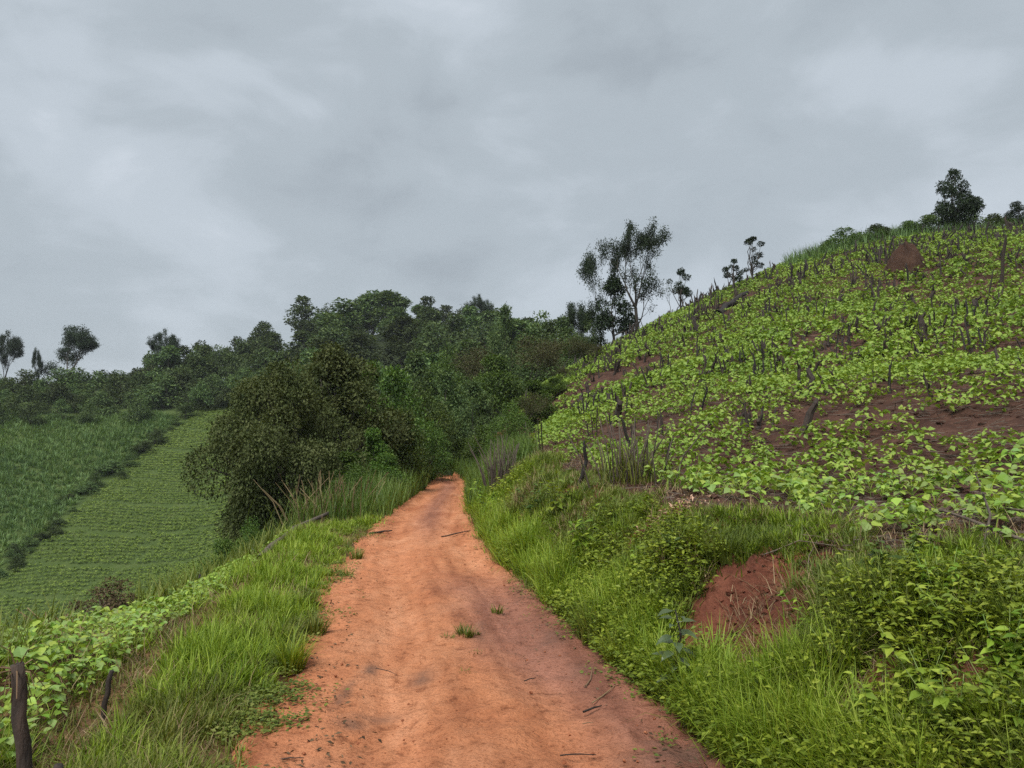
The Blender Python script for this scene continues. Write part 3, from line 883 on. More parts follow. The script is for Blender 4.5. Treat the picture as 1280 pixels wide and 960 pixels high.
BROWN.put_px(652, 408, 42, 120, "brownish grey thin leaved tree with bare stems at the field edge", rot=.3)
BROWN.put_px(706, 412, 44, 110, "brownish tree beside the upper left edge of the bean field", rot=2.0)
BROWN.put_px(612, 418, 48, 100, "dull brown green tree between the dark tree and the hill forest", rot=4.0)
BROWN.put_px(735, 425, 46, 60, "small brownish tree touching the left edge of the bean field", rot=5.2)
DARKT[0].put_px(676, 420, 56, 80, "dark tree behind the brownish field edge trees")
DARKT[1].put_px(722, 418, 60, 90, "dark bushy tree below the tall pair on the skyline")
DARKT[0].put_px(690, 396, 70, 70, "dark green tree left of the ragged palm like tree")
BUSHY[1].put_px(756, 436, 55, 44, "green bush at the foot of the skyline trees", cat="bush", name="green_bush")

DARKT[0].put_px(738, 384, 58, 50, "dark leafy tree filling the gap left of the tall skyline trees")
DARKT[1].put_px(704, 390, 64, 64, "broad dark tree where the forest meets the bean field skyline")
FOREST[2].put_px(676, 386, 72, 70, "broad green tree at the right end of the hill forest skyline")
# trees on the skyline of the bean field
RT = lambda sd, **k: TreeKind("slender_tree", *skeleton_tree(sd, **k), "bark", "ridge")
T_tall = RT(517, H=9, r0=.22, trunk_frac=.42, maxd=5, spread=.43, up=.9, kids=(2, 3), nleaf=30, sig=.16, Ls=(.10, .19), asp=.55, keep=.62)
T_tall.put_px(798, 270, 56, 86, "tallest slender tree with a forked trunk on the skyline of the bean field", rot=.2, lean=(0, -.04))
T_sl = RT(503, H=8, r0=.10, trunk_frac=.42, maxd=4, spread=.40, up=1.0, kids=(2, 3), nleaf=60, sig=.22, Ls=(.10, .2), asp=.5, keep=.8)
T_sl.put_px(752, 297, 58, 58, "airy slender tree just left of the tallest skyline tree", rot=1.0)
T_dk = TreeKind("dark_tree", *blob_tree(77, 6.5, 3.8, .28, 22, 5000, (.14, .3), .5, (.12, .22), .8, .09, "fold"), "bark", "ridge")
T_dk.put_px(768, 340, 57, 56, "dark dense tree under the airy tree on the skyline")
OPEN[1].put_px(714, 371, 64, 56, "ragged palm like tree left of the skyline pair", rot=.6)
T_s2 = TreeKind("slender_tree", *blob_tree(91, 4, 2.9, .34, 12, 2000, (.10, .20), .5, (.09, .16), 1.0, .07, 'fold', 12, .2), "bark", "ridge")
T_s2.put_px(853, 333, 54, 42, "small round headed tree with a thin leaning trunk right of the tall pair", rot=2.0)
T_s3 = RT(508, H=3, r0=.05, trunk_frac=.5, maxd=3, spread=.5, up=.8, kids=(2, 2), nleaf=6, sig=.14, Ls=(.12, .2), asp=.5, keep=.4)
T_s3.put_px(841, 352, 53, 24, "nearly bare sapling leaning beside the small round headed tree", rot=1.0, lean=(0, -.15))
T_s4 = TreeKind("slender_tree", *blob_tree(92, 3.2, 2.4, .36, 10, 1700, (.10, .2), .5, (.10, .17), .8, .11, 'fold', 10, .2), "bark", "ridge")
T_s4.put_px(920, 322, 50, 32, "short tree on a thick dark trunk above the fallen log", rot=.4)
T_s5 = TreeKind("slender_tree", *blob_tree(93, 4, 2.6, .22, 13, 1500, (.08, .17), .5, (.07, .13), 1.2, .06, 'fold', 13, .2), "bark", "ridge")
T_s5.put_px(943, 294, 51, 34, "slim upright tree right behind the short thick trunked tree", rot=2.4)
T_rt = TreeKind("dark_tree", *blob_tree(88, 5, 3.6, .16, 34, 8000, (.10, .22), .5, (.09, .18), .75, .1, "fold", 20, .2), "bark", "ridge")
T_rt.put_px(1203, 208, 51, 58, "dense dark tree standing alone on the hilltop at right", rot=.8)
T_rt.put_px(1282, 250, 50, 40, "dark bush at the right edge of the hilltop", rot=2.8, cat="bush", name="hilltop_bush")
for (u, vt, D, wp) in [(1062, 282, 52, 62), (1103, 278, 52, 58), (1040, 299, 53, 36), (1142, 274, 51.5, 54), (1168, 266, 51, 62), (1196, 264, 51.5, 52), (1226, 264, 50.5, 60), (1252, 265, 50.5, 58), (1278, 276, 50, 44), (1082, 292, 53, 36), (1020, 312, 53, 26)]:
    SHRUB[int(r.integers(0, 3))].put_px(u, vt, D, wp, "hilltop bush, " + whereis(*at(u, D)[:2], P(u, vt, D)[2], [(1203, 270, "lone dark hilltop tree"), (1132, 320, "earth mound"), (1050, 300, "grassy left end of the line"), (1280, 280, "right picture edge"), (1100, 285, "middle of the line")]), cat="bush", name="hilltop_bush", group="bushes along the hilltop", zoff=-.1)

# ------------------------------------------------------------------ bean plants
def bean_leaf_geo(r, a, reach, z, size, stemz):
    """petiole with three leaflets"""
    g = Geo(); d = np.array([math.cos(a), math.sin(a), 0])
    p0 = np.array([0, 0, stemz]); p2 = d * reach + [0, 0, z]; p1 = (p0 + p2) / 2 + [0, 0, .02]
    tube(g, [p0, p1, p2], [.004, .003, .0025], 3, False)
    ax = []; po = []; L = []
    for da, l in ((0, 1.0), (1.25, .88), (-1.25, .88)):
        b = a + da + r.normal(0, .12)
        ax.append([math.cos(b), math.sin(b), r.uniform(-.75, .35)]); po.append(p2 + np.array([math.cos(b), math.sin(b), 0]) * .012); L.append(size * l * r.uniform(.9, 1.1))
    nr = np.tile(np.array([r.normal(0, .42), r.normal(0, .42) - .15, 1.0]), (3, 1)); L = np.array(L)
    leaves(g, po, np.array(ax), nr, L, L * .82, "ovate", .16)
    return g


def bean_template(seed):
    r = np.random.default_rng(seed); st = r.uniform(.10, .16); n = int(r.integers(7, 11)); ls = []
    for k in range(n):
        f = k / (n - 1)
        ls.append(bean_leaf_geo(r, k * 2.4 + r.normal(0, .3), (.16 - .10 * f) * r.uniform(.8, 1.15), .09 + .15 * f * r.uniform(.8, 1.2), .062 + .034 * r.random(), st * (.4 + .6 * f)))
    gs = Geo(); tube(gs, [[0, 0, -.03], [.005, 0, st * .5], [0, .005, st]], [.006, .005, .004], 5)
    return gs, ls


BT = [bean_template(900 + i) for i in range(6)]
BT_WHOLE = []
BT_MID = []
BT_FAR = []
for i, (gs, ls) in enumerate(BT):
    g = Geo(); g.addgeo(gs)
    for l in ls: g.addgeo(l)
    BT_WHOLE.append(g)
    r = np.random.default_rng(950 + i)
    g = Geo(); n = 22; a = r.uniform(0, 6.28, n); rr = .17 * r.random(n) ** .6
    po = np.stack([rr * np.cos(a), rr * np.sin(a), .26 - rr * .7 + r.normal(0, .02, n)], -1); b = a + r.normal(0, .7, n)
    leaves(g, po, np.stack([np.cos(b), np.sin(b), r.uniform(-.9, .3, n)], -1), np.stack([r.normal(0, .55, n), r.normal(0, .55, n), np.ones(n)], -1), r.uniform(.055, .090, n), .062, "fold")
    BT_MID.append(g)
    g = Geo(); n = 16; a = r.uniform(0, 6.28, n); rr = .17 * r.random(n) ** .6
    po = np.stack([rr * np.cos(a), rr * np.sin(a), .26 - rr * .7 + r.normal(0, .02, n)], -1); b = a + r.normal(0, .7, n)
    leaves(g, po, np.stack([np.cos(b), np.sin(b), r.uniform(-.9, .3, n)], -1), np.stack([r.normal(0, .55, n), r.normal(0, .55, n), np.ones(n)], -1), r.uniform(.075, .12, n), .085, "quad")
    BT_FAR.append(g)
BM_STEM = [t_[0].mesh("bean_stem", M["bean_stem"], True) for t_ in BT]
BM_LEAF = [[l.mesh("bean_leaf", M["bean"]) for l in t_[1]] for t_ in BT]
BM_WHOLE = [g.mesh("bean_plant", M["bean"]) for g in BT_WHOLE]

r = np.random.default_rng(77)
sp = .30
gx, gy = np.meshgrid(np.arange(-4, 62, sp), np.arange(2.2, 62, sp))
X = gx.ravel() + r.normal(0, .09, gx.size); Y = gy.ravel() + r.normal(0, .09, gx.size)
es = X - xg(Y) - hw(Y)
bare = fbm(X * .30 + .08 * Y + 3.3, Y * .85 + 7.7, 64, 3)                      # strips of bare soil along the slope
bare2 = fbm(X * .5, Y * .5, 62, 3)
keep = (es > BANK + .25 + .5 * fbm(X, Y, 63)) & (bare > .275) & (bare2 > .325 + .09 * sstep((X / np.maximum(Y, 1) - .45) / .2) * (Y < 12)) & (r.random(X.size) < .93 - .12 * sstep((Y - 16) / 16))
keep &= X > 1.0 - .5 * sstep((28 - Y) / 10) - .5 * sstep((Y - 30) / 10)
X, Y = X[keep], Y[keep]; Z = hz(X, Y)
k = infrust(X, Y, Z, 160); X, Y, Z = X[k], Y[k], Z[k]
hill = np.ones(len(X), bool)
# the strip left of the track
n = 3200; ys = 2.6 + 11.5 * r.random(n) ** 1.3; es = -(1.12 + 1.15 * r.random(n)) - .25 * sstep((ys - 8) / 4)
xs = xg(ys) - hw(ys) + es
kk = (fbm(xs * 1.3, ys * 1.3, 66) > .27); xs, ys = xs[kk], ys[kk]
ok = []
for i in range(len(xs)):
    if all((xs[i] - xs[j]) ** 2 + (ys[i] - ys[j]) ** 2 > .125 ** 2 for j in ok): ok.append(i)
xs, ys = xs[ok], ys[ok]; zs = hz(xs, ys); k = infrust(xs, ys, zs, 60); xs, ys, zs = xs[k], ys[k], zs[k]
X = np.concatenate([X, xs]); Y = np.concatenate([Y, ys]); Z = np.concatenate([Z, zs]); hill = np.concatenate([hill, np.zeros(len(xs), bool)])
D = np.hypot(X, Y); order = np.argsort(D)
near = order[:300]; rest = order[300:]
scl = r.uniform(.55, 1.3, len(X)) * (.8 + .5 * fbm(X * .4, Y * .4, 67)) * 1.02 * np.where(hill, 1 - .22 * (Y < 6), .58)
for i in near:
    k = int(r.integers(0, 6)); rot = r.uniform(0, 6.28)
    if D[i] < 9.6:
        o = bpy.data.objects.new("bean_plant", None); COL.objects.link(o); o.empty_display_size = .1
        link("stem", BM_STEM[k], o)
        for lm in BM_LEAF[k]: link("leaf", lm, o)
    else:
        o = link("bean_plant", BM_WHOLE[k])
    o.location = (X[i], Y[i], Z[i]); o.rotation_euler = (r.normal(0, .08), r.normal(0, .08), rot); o.scale = (scl[i],) * 3
    if hill[i]: tag(o, ("large " if scl[i] > 1.05 else "small " if scl[i] < .85 else "") + "hillside bean plant, " + whereis(X[i], Y[i], Z[i]), "bean plant", "bean plants of the hillside field")
    else: tag(o, ("large " if scl[i] > .66 else "small " if scl[i] < .49 else "") + "left strip bean plant, " + whereis(X[i], Y[i], Z[i], [(30, 900, "charred fence post"), (145, 880, "thin charred stake"), (62, 945, "charred stub"), (150, 770, "dead brown bush"), (84, 805, "withered plant"), (256, 720, "small dark stake")]), "bean plant", "bean plants in the strip left of the track")
gb = Geo()
for T, lo, hi in ((BT_MID, 0, 22), (BT_FAR, 22, 200)):
    for k in range(6):
        sel = rest[(rest % 6 == k) & (D[rest] >= lo) & (D[rest] < hi)]
        gb.scatter(T[k], np.stack([X[sel], Y[sel], Z[sel]], -1), randrot(len(sel), r, .2), scl[sel] * (1.0 if hi < 30 else 1.12))
kind(link("bean_crop", gb.mesh("bean_crop", M["bean_far"])), "stuff")

# ------------------------------------------------------------------ grass, weeds and litter near the track
CL = np.array([(1.50, 5.48), (2.01, 5.28), (1.56, 4.79), (1.99, 3.47), (1.73, 3.80)])
CR = np.array([.45, .22, .30, .18, .22])


def scar(x, y):
    """1 where the bank is bare"""
    d = np.hypot(x[:, None] - CL[None, :, 0], (y[:, None] - CL[None, :, 1])) / CR
    return (d.min(1) + 1.1 * (fbm(x * 5, y * 5, 71) - .5)) < 1


def ydist(n, lo, hi, p, r):
    """distances thinning out with y**-p"""
    u = r.random(n)
    return (lo ** (1 - p) + u * (hi ** (1 - p) - lo ** (1 - p))) ** (1 / (1 - p))


def place(x, y, m=60):
    z = hz(x, y); k = infrust(x, y, z, m)
    return k, z


def clumps(g, cx, cy, nper, rad, H, r, width=(.004, .008), droop=1.0, nseg=3):
    """tussocks: blades fanning out from each centre"""
    N = len(cx)
    if N == 0: return
    rep = lambda a: np.repeat(a, nper)
    o = np.abs(r.normal(0, 1, N * nper)) * rep(rad); a = r.uniform(0, 6.28, N * nper)
    x = rep(cx) + o * np.cos(a); y = rep(cy) + o * np.sin(a); z = hz(x, y) - .015
    n = N * nper; rel = np.clip(o / np.maximum(rep(rad), 1e-4) / 2, 0, 1)
    blades(g, np.stack([x, y, z], -1), a + r.normal(0, .7, n), .06 + .55 * rel * r.uniform(.4, 1.2, n), r.uniform(.2, 1.9, n) * droop, rep(H) * r.uniform(.45, 1.1, n), r.uniform(*width, n) * (1 + y / 9), nseg)


r = np.random.default_rng(81)
g = Geo(); gy_ = Geo()
n = 5200; y = ydist(n, 2.4, 30, 1.3, r); e = r.uniform(-.14, 1.4, n); x = xg(y) - hw(y) - e
cl = fbm(x * 1.5, y * 1.1, 82) - .16 * np.exp(-((e - .98) / .16) ** 2); edge = 1.0 + .5 * (fbm(x * .8, y * .8, 83) - .5) + .15 * sstep((y - 9) / 5)
inner = .42 * (fbm(x * 1.4, y * 1.1, 34) - .5) + .02
k = (e > inner - .06) & (e < edge + .3 * r.random(n)) & (cl > .33 + .16 * (e > .8))
x, y, e, cl, inner = x[k], y[k], e[k], cl[k], inner[k]; k, z = place(x, y); x, y, e, cl, inner = x[k], y[k], e[k], cl[k], inner[k]; n = len(x)
H = r.uniform(.10, .40, n) * np.clip(.35 + 1.6 * (cl - .3), .3, 1.2) * np.clip((e - inner + .1) / .25, .35, 1) * (1 + .25 * (r.random(n) < .12))
tone = fbm(x * 1.1, y * .9, 86) + r.normal(0, .07, n) > .57
for G_, m in ((g, ~tone), (gy_, tone)): clumps(G_, x[m], y[m], 24, r.uniform(.02, .07, m.sum()) * (1 + y[m] / 25), H[m], r)
n = 16000; y = ydist(n, 2.4, 26, 1.4, r); e = r.uniform(-.12, 1.3, n); x = xg(y) - hw(y) - e
k = (fbm(x * 1.4, y * 1.1, 34) - .5) * .42 < e; x, y = x[k], y[k]; k, z = place(x, y); x, y, z = x[k], y[k], z[k]; n = len(x)
blades(gy_, np.stack([x, y, z - .01], -1), r.uniform(0, 6.28, n), r.uniform(.1, .9, n), r.uniform(.2, 1.4, n), r.uniform(.05, .13, n), r.uniform(.004, .008, n) * (1 + y / 9), 2)
kind(link("verge_undergrowth", gy_.mesh("verge_undergrowth", M["bank_grass"])), "stuff")
# past the bean strip, down the slope
n = 26000; y = ydist(n, 3.5, 34, 1.1, r); x = xg(y) - hw(y) - 1.6 - 5.5 * r.random(n) ** 1.2
k = (fbm(x * .9, y * .9, 84) > .42); x, y = x[k], y[k]; k, z = place(x, y); x, y, z = x[k], y[k], z[k]; n = len(x)
gs_ = Geo()
blades(gs_, np.stack([x, y, z - .02], -1), r.uniform(0, 6.28, n), r.uniform(.05, .5, n), r.uniform(.3, 1.4, n), r.uniform(.15, .40, n) * (1 + .04 * y), r.uniform(.006, .011, n) * (1 + y / 8), 3)
kind(link("verge_grass", g.mesh("verge_grass", M["grass"])), "stuff")
kind(link("slope_grass", gs_.mesh("slope_grass", M["bank_grass"])), "stuff")

# right bank
gl = Geo(); gd = Geo()
G_l = Geo(); G_d = Geo(); G_s = Geo()
n = 11500; y = ydist(n, 2.6, 31, 1.2, r); e = r.uniform(-.2, BANK + .55, n); x = xg(y) + hw(y) + e
cl = fbm(x * 1.2, y * 1.2, 91); inner = .34 * (fbm(x * 1.4, y * 1.1, 34) - .5)
k = (e > inner - .04) & (cl > .31 + .26 * sstep((e - BANK + .05) / .4)) & ~scar(x, y)
x, y, e, cl = x[k], y[k], e[k], cl[k]; k, z = place(x, y); x, y, e, cl = x[k], y[k], e[k], cl[k]; n = len(x)
lush = np.exp(-((e - .10) / .28) ** 2)
H = r.uniform(.12, .46, n) * np.clip(.45 + 1.3 * (cl - .3) + .35 * lush, .4, 1.25) * (1 - .5 * sstep((e - BANK + .5) / .5) * (y < 14))
tone = lush * .7 + 1.15 * fbm(x * .8 + 3, y * .8, 94) + r.normal(0, .10, n)
for G_, m in ((G_l, tone > .78), (G_d, (tone <= .78) & (tone > .40)), (G_s, tone <= .40)):
    clumps(G_, x[m], y[m], 20, r.uniform(.02, .06, m.sum()) * (1 + y[m] / 25), H[m], r, (.0035, .008), 1.15)
n = 22000; y = ydist(n, 2.6, 26, 1.3, r); e = r.uniform(-.12, BANK + .1, n); x = xg(y) + hw(y) + e; k = ~scar(x, y); x, y = x[k], y[k]
k, z = place(x, y); x, y, z = x[k], y[k], z[k]; n = len(x)
blades(G_d, np.stack([x, y, z - .01], -1), r.uniform(0, 6.28, n), r.uniform(.2, 1.1, n), r.uniform(.2, 1.4, n), r.uniform(.06, .18, n), r.uniform(.003, .007, n) * (1 + y / 9), 2)
kind(link("bank_foot_grass", G_l.mesh("bank_foot_grass", M["grass"])), "stuff")
kind(link("bank_grass", G_d.mesh("bank_grass", M["bank_grass"])), "stuff")
kind(link("withered_grass", G_s.mesh("withered_grass", M["dry"])), "stuff")
# leafy weeds on the bank
n = 19000; y = ydist(n, 2.6, 28, 1.25, r); e = r.uniform(-.1, BANK + .1, n); x = xg(y) + hw(y) + e
cl = fbm(x * 1.0 + 5, y * 1.0, 92)
cl = .7 * cl + .3 * fbm(x * 3.5, y * 3.5, 96)
k = (cl > .565 - .10 * sstep(((xg(y) + hw(y) + e) / y - .36) / .15) + .10 * sstep((e - .8) / .5)) & (r.random(n) < .8) & ~scar(x, y); x, y, cl, e = x[k], y[k], cl[k], e[k]; k, z = place(x, y); x, y, z, cl = x[k], y[k], z[k], cl[k]; n = len(x)
per = 9; h_ = r.uniform(.06, .27, n) * np.clip(.6 + 2.2 * (cl - .50), .6, 1.3)
lx = r.normal(0, .06, n) - .03; ly = r.normal(0, .07, n)
t_ = (np.tile(np.arange(per), (n, 1)) + .8) / per
A = np.arange(per)[None] * 2.4 + r.uniform(0, 6.28, (n, 1))
po = np.stack([x[:, None] + lx[:, None] * t_, y[:, None] + ly[:, None] * t_, z[:, None] + h_[:, None] * t_], -1).reshape(-1, 3) + r.normal(0, .015, (n * per, 3))
ax = np.stack([np.cos(A), np.sin(A), r.uniform(-.3, .4, A.shape)], -1).reshape(-1, 3)
L = (r.uniform(.018, .038, (n, per)) * (1 + y[:, None] / 11)).ravel()
leaves(gl, po, ax, r.normal(0, .35, (n * per, 3)) + [0, 0, 1], L, L * .55, "fold")
kind(link("bank_weeds", gl.mesh("bank_weeds", M["weed"])), "stuff")
# creeping small leaved plants along both track edges and on the verge
gl = Geo()
n = 5200; y = ydist(n, 2.6, 16, 1.5, r); sd_ = r.random(n) < .6; e = r.normal(.05, .16, n)
x = np.where(sd_, xg(y) - hw(y) - e, xg(y) + hw(y) + e)
k = fbm(x * 2.2, y * 2.2, 93) > .50; x, y = x[k], y[k]; k, z = place(x, y); x, y, z = x[k], y[k], z[k]; n = len(x); per = 7
A = r.uniform(0, 6.28, (n, per)); rr = r.uniform(0, .06, (n, per))
po = np.stack([x[:, None] + rr * np.cos(A), y[:, None] + rr * np.sin(A), z[:, None] + r.uniform(.0, .05, (n, per)) + .01], -1).reshape(-1, 3)
L = r.uniform(.015, .035, n * per); leaves(gl, po, np.stack([np.cos(A), np.sin(A), r.uniform(0, .5, A.shape)], -1).reshape(-1, 3), r.normal(0, .3, (n * per, 3)) + [0, 0, 1], L, L * .75, "quad")
kind(link("creeping_weeds", gl.mesh("creeping_weeds", M["bank_grass"])), "stuff")
# dry straw on bank, verge and field edge
n = 26000; y = ydist(n, 2.6, 26, 1.4, r); z0 = r.random(n)
e = np.where(z0 < .62, r.uniform(.1, BANK + 1.0, n), 0); x = np.where(z0 < .62, xg(y) + hw(y) + e, xg(y) - hw(y) - r.uniform(.15, 2.2, n))
k = fbm(x * 1.7, y * 1.7, 95) + .04 + .12 * np.exp(-((xg(y) - hw(y) - x - 1.0) / .2) ** 2) > .50; x, y = x[k], y[k]; k, z = place(x, y); x, y, z = x[k], y[k], z[k]; n = len(x)
blades(gd, np.stack([x, y, z - .005], -1), r.uniform(0, 6.28, n), r.uniform(.5, 1.5, n), r.uniform(.2, 1.1, n), r.uniform(.08, .30, n), r.uniform(.002, .005, n) * (1 + y / 10), 2)
kind(link("dry_straw", gd.mesh("dry_straw", M["dry"])), "stuff")

# tall grass where the track bends away
g = Geo()
for (lo, hi, s0, s1, n, L0, L1) in ((16.5, 32, -3.4, -.62, 8500, .45, 1.1), (25, 36, -1.2, 1.2, 3000, .5, 1.1), (17, 32, .75, 2.2, 7000, .4, .85)):
    y = r.uniform(lo, hi, n); hwv = hw(y)
    x = xg(y) + np.where(s0 < 0, np.minimum(r.uniform(s0, s1, n), 9), r.uniform(s0, s1, n))
    if s0 == -3.4: x = xg(y) - hwv + .15 - r.random(n) ** 1.1 * (2.6) ; ok_ = fbm(x * .8, y * .8, 97) > .33
    elif s0 == .75: x = xg(y) + hwv - .12 + r.random(n) * 1.6; ok_ = fbm(x * .9, y * .9, 98) > .36
    else:
        y = r.uniform(29.5, 36, n); x = xg(y) + r.uniform(-.2, 2.6, n) ; ok_ = x > xr(y) + .8 - 0 * y
    x, y = x[ok_], y[ok_]; k, z = place(x, y); x, y, z = x[k], y[k], z[k]; n = len(x)
    cl = fbm(x * .7, y * .7, 99)
    blades(g, np.stack([x, y, z - .03], -1), r.uniform(0, 6.28, n), r.uniform(.0, .35, n), r.uniform(.2, 1.2, n), r.uniform(L0, L1, n) * (.5 + cl), r.uniform(.014, .028, n), 3)
kind(link("tall_grass", g.mesh("tall_grass", M["tall"])), "stuff")

# grass along the hilltop
g = Geo(); n = 5000; u_ = r.uniform(985, 1330, n); y = r.uniform(49.5, 54.5, n) - 2.5 * sstep((u_ - 1180) / 80); x = (u_ - 640) / F * y
k = fbm(x * .35, y * .2, 103) + .22 * sstep((u_ - 1040) / 60) > .50; x, y = x[k], y[k]; n = len(x)
blades(g, np.stack([x, y, hz(x, y) - .05], -1), r.uniform(0, 6.28, n), r.uniform(0, .4, n), r.uniform(.2, 1.2, n), r.uniform(.5, 1.35, n) * (.4 + 1.1 * fbm(x * .5, y * .4, 104)), r.uniform(.03, .06, n), 3)
kind(link("hilltop_grass", g.mesh("hilltop_grass", M["far_grass"])), "stuff")

# twigs, stalks and clods lying among the beans
g = Geo(); n = 9000; y = ydist(n, 3.5, 58, .75, r); x = r.uniform(.0, 1.0, n) * y * .95 + 1.0
k = (x - xg(y) - hw(y) > BANK + .1); x, y = x[k], y[k]; k, z = place(x, y); x, y, z = x[k], y[k], z[k]; n = len(x)
T = Geo(); tube(T, [[-.5, 0, 0], [0, .03, .01], [.5, 0, 0]], [.03, .025, .015], 3, False)
g.scatter(T, np.stack([x, y, z + .015], -1), randrot(n, r, .35), np.stack([r.uniform(.06, .30, n), r.uniform(.07, .2, n), r.uniform(.07, .2, n)], -1) * (1 + y[:, None] / 25))
kind(link("stalk_litter", g.mesh("stalk_litter", M["twig"])), "stuff")
g = Geo(); T = Geo()
tv = np.array([[1, 0, 0], [-1, 0, 0], [0, 1, 0], [0, -1, 0], [0, 0, .8], [0, 0, -.6], [.6, .6, .45], [-.6, .5, .4], [.5, -.6, .35], [-.6, -.6, .4]], float)
T.add(tv, None, [[0, 6, 4], [6, 2, 4], [2, 7, 4], [7, 1, 4], [1, 9, 4], [9, 3, 4], [3, 8, 4], [8, 0, 4], [0, 2, 6], [2, 1, 7], [1, 3, 9], [3, 0, 8], [0, 5, 2], [2, 5, 1], [1, 5, 3], [3, 5, 0]])
n = 9000; y = ydist(n, 3.2, 30, 1.2, r); x = 1.0 + r.random(n) * y * .9; k = (x - xg(y) - hw(y) > BANK - .2); x, y = x[k], y[k]; k, z = place(x, y); x, y, z = x[k], y[k], z[k]; n = len(x)
sc_ = r.uniform(.012, .05, n) * (r.random(n) ** 1.5 + .4); g.scatter(T, np.stack([x, y, z], -1), randrot(n, r, .6), sc_)
kind(link("soil_clods", g.mesh("soil_clods", M["soil"])), "stuff")
g = Geo(); n = 900; y = ydist(n, 2.8, 20, 1.5, r); x = xr(y) + hw(y) * r.uniform(-1, 1, n)
g.scatter(T, np.stack([x, y, hz(x, y) + .008], -1), randrot(n, r, .6), r.uniform(.003, .011, n) * (.5 + r.random(n) ** 4))
kind(link("track_pebbles", g.mesh("track_pebbles", M["pebble"])), "stuff")

g = Geo(); n = 700; j = r.integers(0, 5, n); x = CL[j, 0] + r.normal(0, .22, n); y = CL[j, 1] + r.normal(0, .25, n); k = scar(x, y); x, y = x[k], y[k]; n = len(x)
g.scatter(T, np.stack([x, y, hz(x, y)], -1), randrot(n, r, .6), r.uniform(.006, .028, n) * (.4 + r.random(n) ** 2))
kind(link("red_clods", g.mesh("red_clods", M["bank"])), "stuff")
# ------------------------------------------------------------------ far crops
hp = np.array([hit(262 - 262 * (k / 25) ** .9, 505 + 217 * (k / 25) ** 1.02)[:2] for k in range(26)])
hp = hp[np.argsort(hp[:, 1])]
def hedge_x(y): return np.interp(y, hp[:, 1], hp[:, 0])
LINES = [(0, hit(a_, v)[:2], hit(b_, v + 3)[:2]) for a_, b_, v in ((215, 255, 536), (190, 250, 562), (160, 250, 599), (120, 240, 628), (80, 230, 663), (60, 200, 704), (10, 110, 743))]
r = np.random.default_rng(120)
gx, gy = np.meshgrid(np.arange(-80, -9, .26), np.arange(30, 122, .70))
X = gx.ravel() + r.normal(0, .07, gx.size); Y = gy.ravel() + r.normal(0, .045, gx.size) + .5 * np.sin(gx.ravel() * .12)
keep = (X > hedge_x(Y) + .5) & (X < -9 - .1 * Y)
for _, a, b in LINES:
    yl = a[1] + (X - a[0]) / (b[0] - a[0]) * (b[1] - a[1]) + .5 * np.sin(X * .35)
    keep &= np.abs(Y - yl) > .34
keep &= ~((np.abs(X - hit(190, 690)[0] - (Y - hit(190, 690)[1]) * .35) < .35) & (Y < hit(190, 690)[1]))
for (u, v, s_) in ((185, 683, .7), (190, 592, .6), (160, 612, .5)):
    a = hit(u, v); keep &= np.hypot((X - a[0]) / 1.6, (Y - a[1])) > s_
X, Y = X[keep], Y[keep]; Z = hz(X, Y); k = infrust(X, Y, Z, 60); X, Y, Z = X[k], Y[k], Z[k]; n = len(X)
T = []
for i in range(3):
    g = Geo(); m = 10; a = r.uniform(0, 6.28, m); rr = .24 * r.random(m) ** .6
    po = np.stack([rr * np.cos(a), rr * np.sin(a), .34 - rr * .8], -1)
    leaves(g, po, np.stack([np.cos(a), np.sin(a), r.uniform(-.6, .1, m)], -1), np.stack([r.normal(0, .3, m), r.normal(0, .3, m), np.ones(m)], -1), r.uniform(.10, .17, m), .12, "quad")
    T.append(g)
g = Geo()
for i in range(3):
    s_ = np.arange(n) % 3 == i
    g.scatter(T[i], np.stack([X, Y, Z], -1)[s_], randrot(s_.sum(), r, .15), r.uniform(.7, 1.25, s_.sum()) * (.75 + .5 * fbm(X[s_] * .2, Y[s_] * .2, 121)))
kind(link("far_crop", g.mesh("far_crop", M["far_crop"])), "stuff")
g = Geo()
gx, gy = np.meshgrid(np.arange(-118, -22, .85), np.arange(48, 131, .95))
X = gx.ravel() + r.normal(0, .25, gx.size); Y = gy.ravel() + r.normal(0, .25, gx.size); k = (X < hedge_x(Y) - .6) & (Y < 117 + 2 * np.sin(X * .3))
X, Y = X[k], Y[k]; Z = hz(X, Y); k = infrust(X, Y, Z, 60); X, Y, Z = X[k], Y[k], Z[k]; n = len(X)
T = Geo(); m = 20; a = r.uniform(0, 6.28, m); rr = .45 * r.random(m)
blades(T, np.stack([rr * np.cos(a), rr * np.sin(a), np.zeros(m)], -1), a, r.uniform(.1, .5, m), r.uniform(.5, 1.6, m), r.uniform(.6, 1.1, m), np.full(m, .10), 2)
hgt = .55 + .9 * fbm(X * .16, Y * .16, 125)
g.scatter(T, np.stack([X, Y, Z], -1), randrot(n, r, .2), np.stack([np.full(n, 1.15), np.full(n, 1.15), hgt], -1) * r.uniform(.8, 1.2, n)[:, None])
kind(link("tall_crop", g.mesh("tall_crop", M["far_grass"])), "stuff")

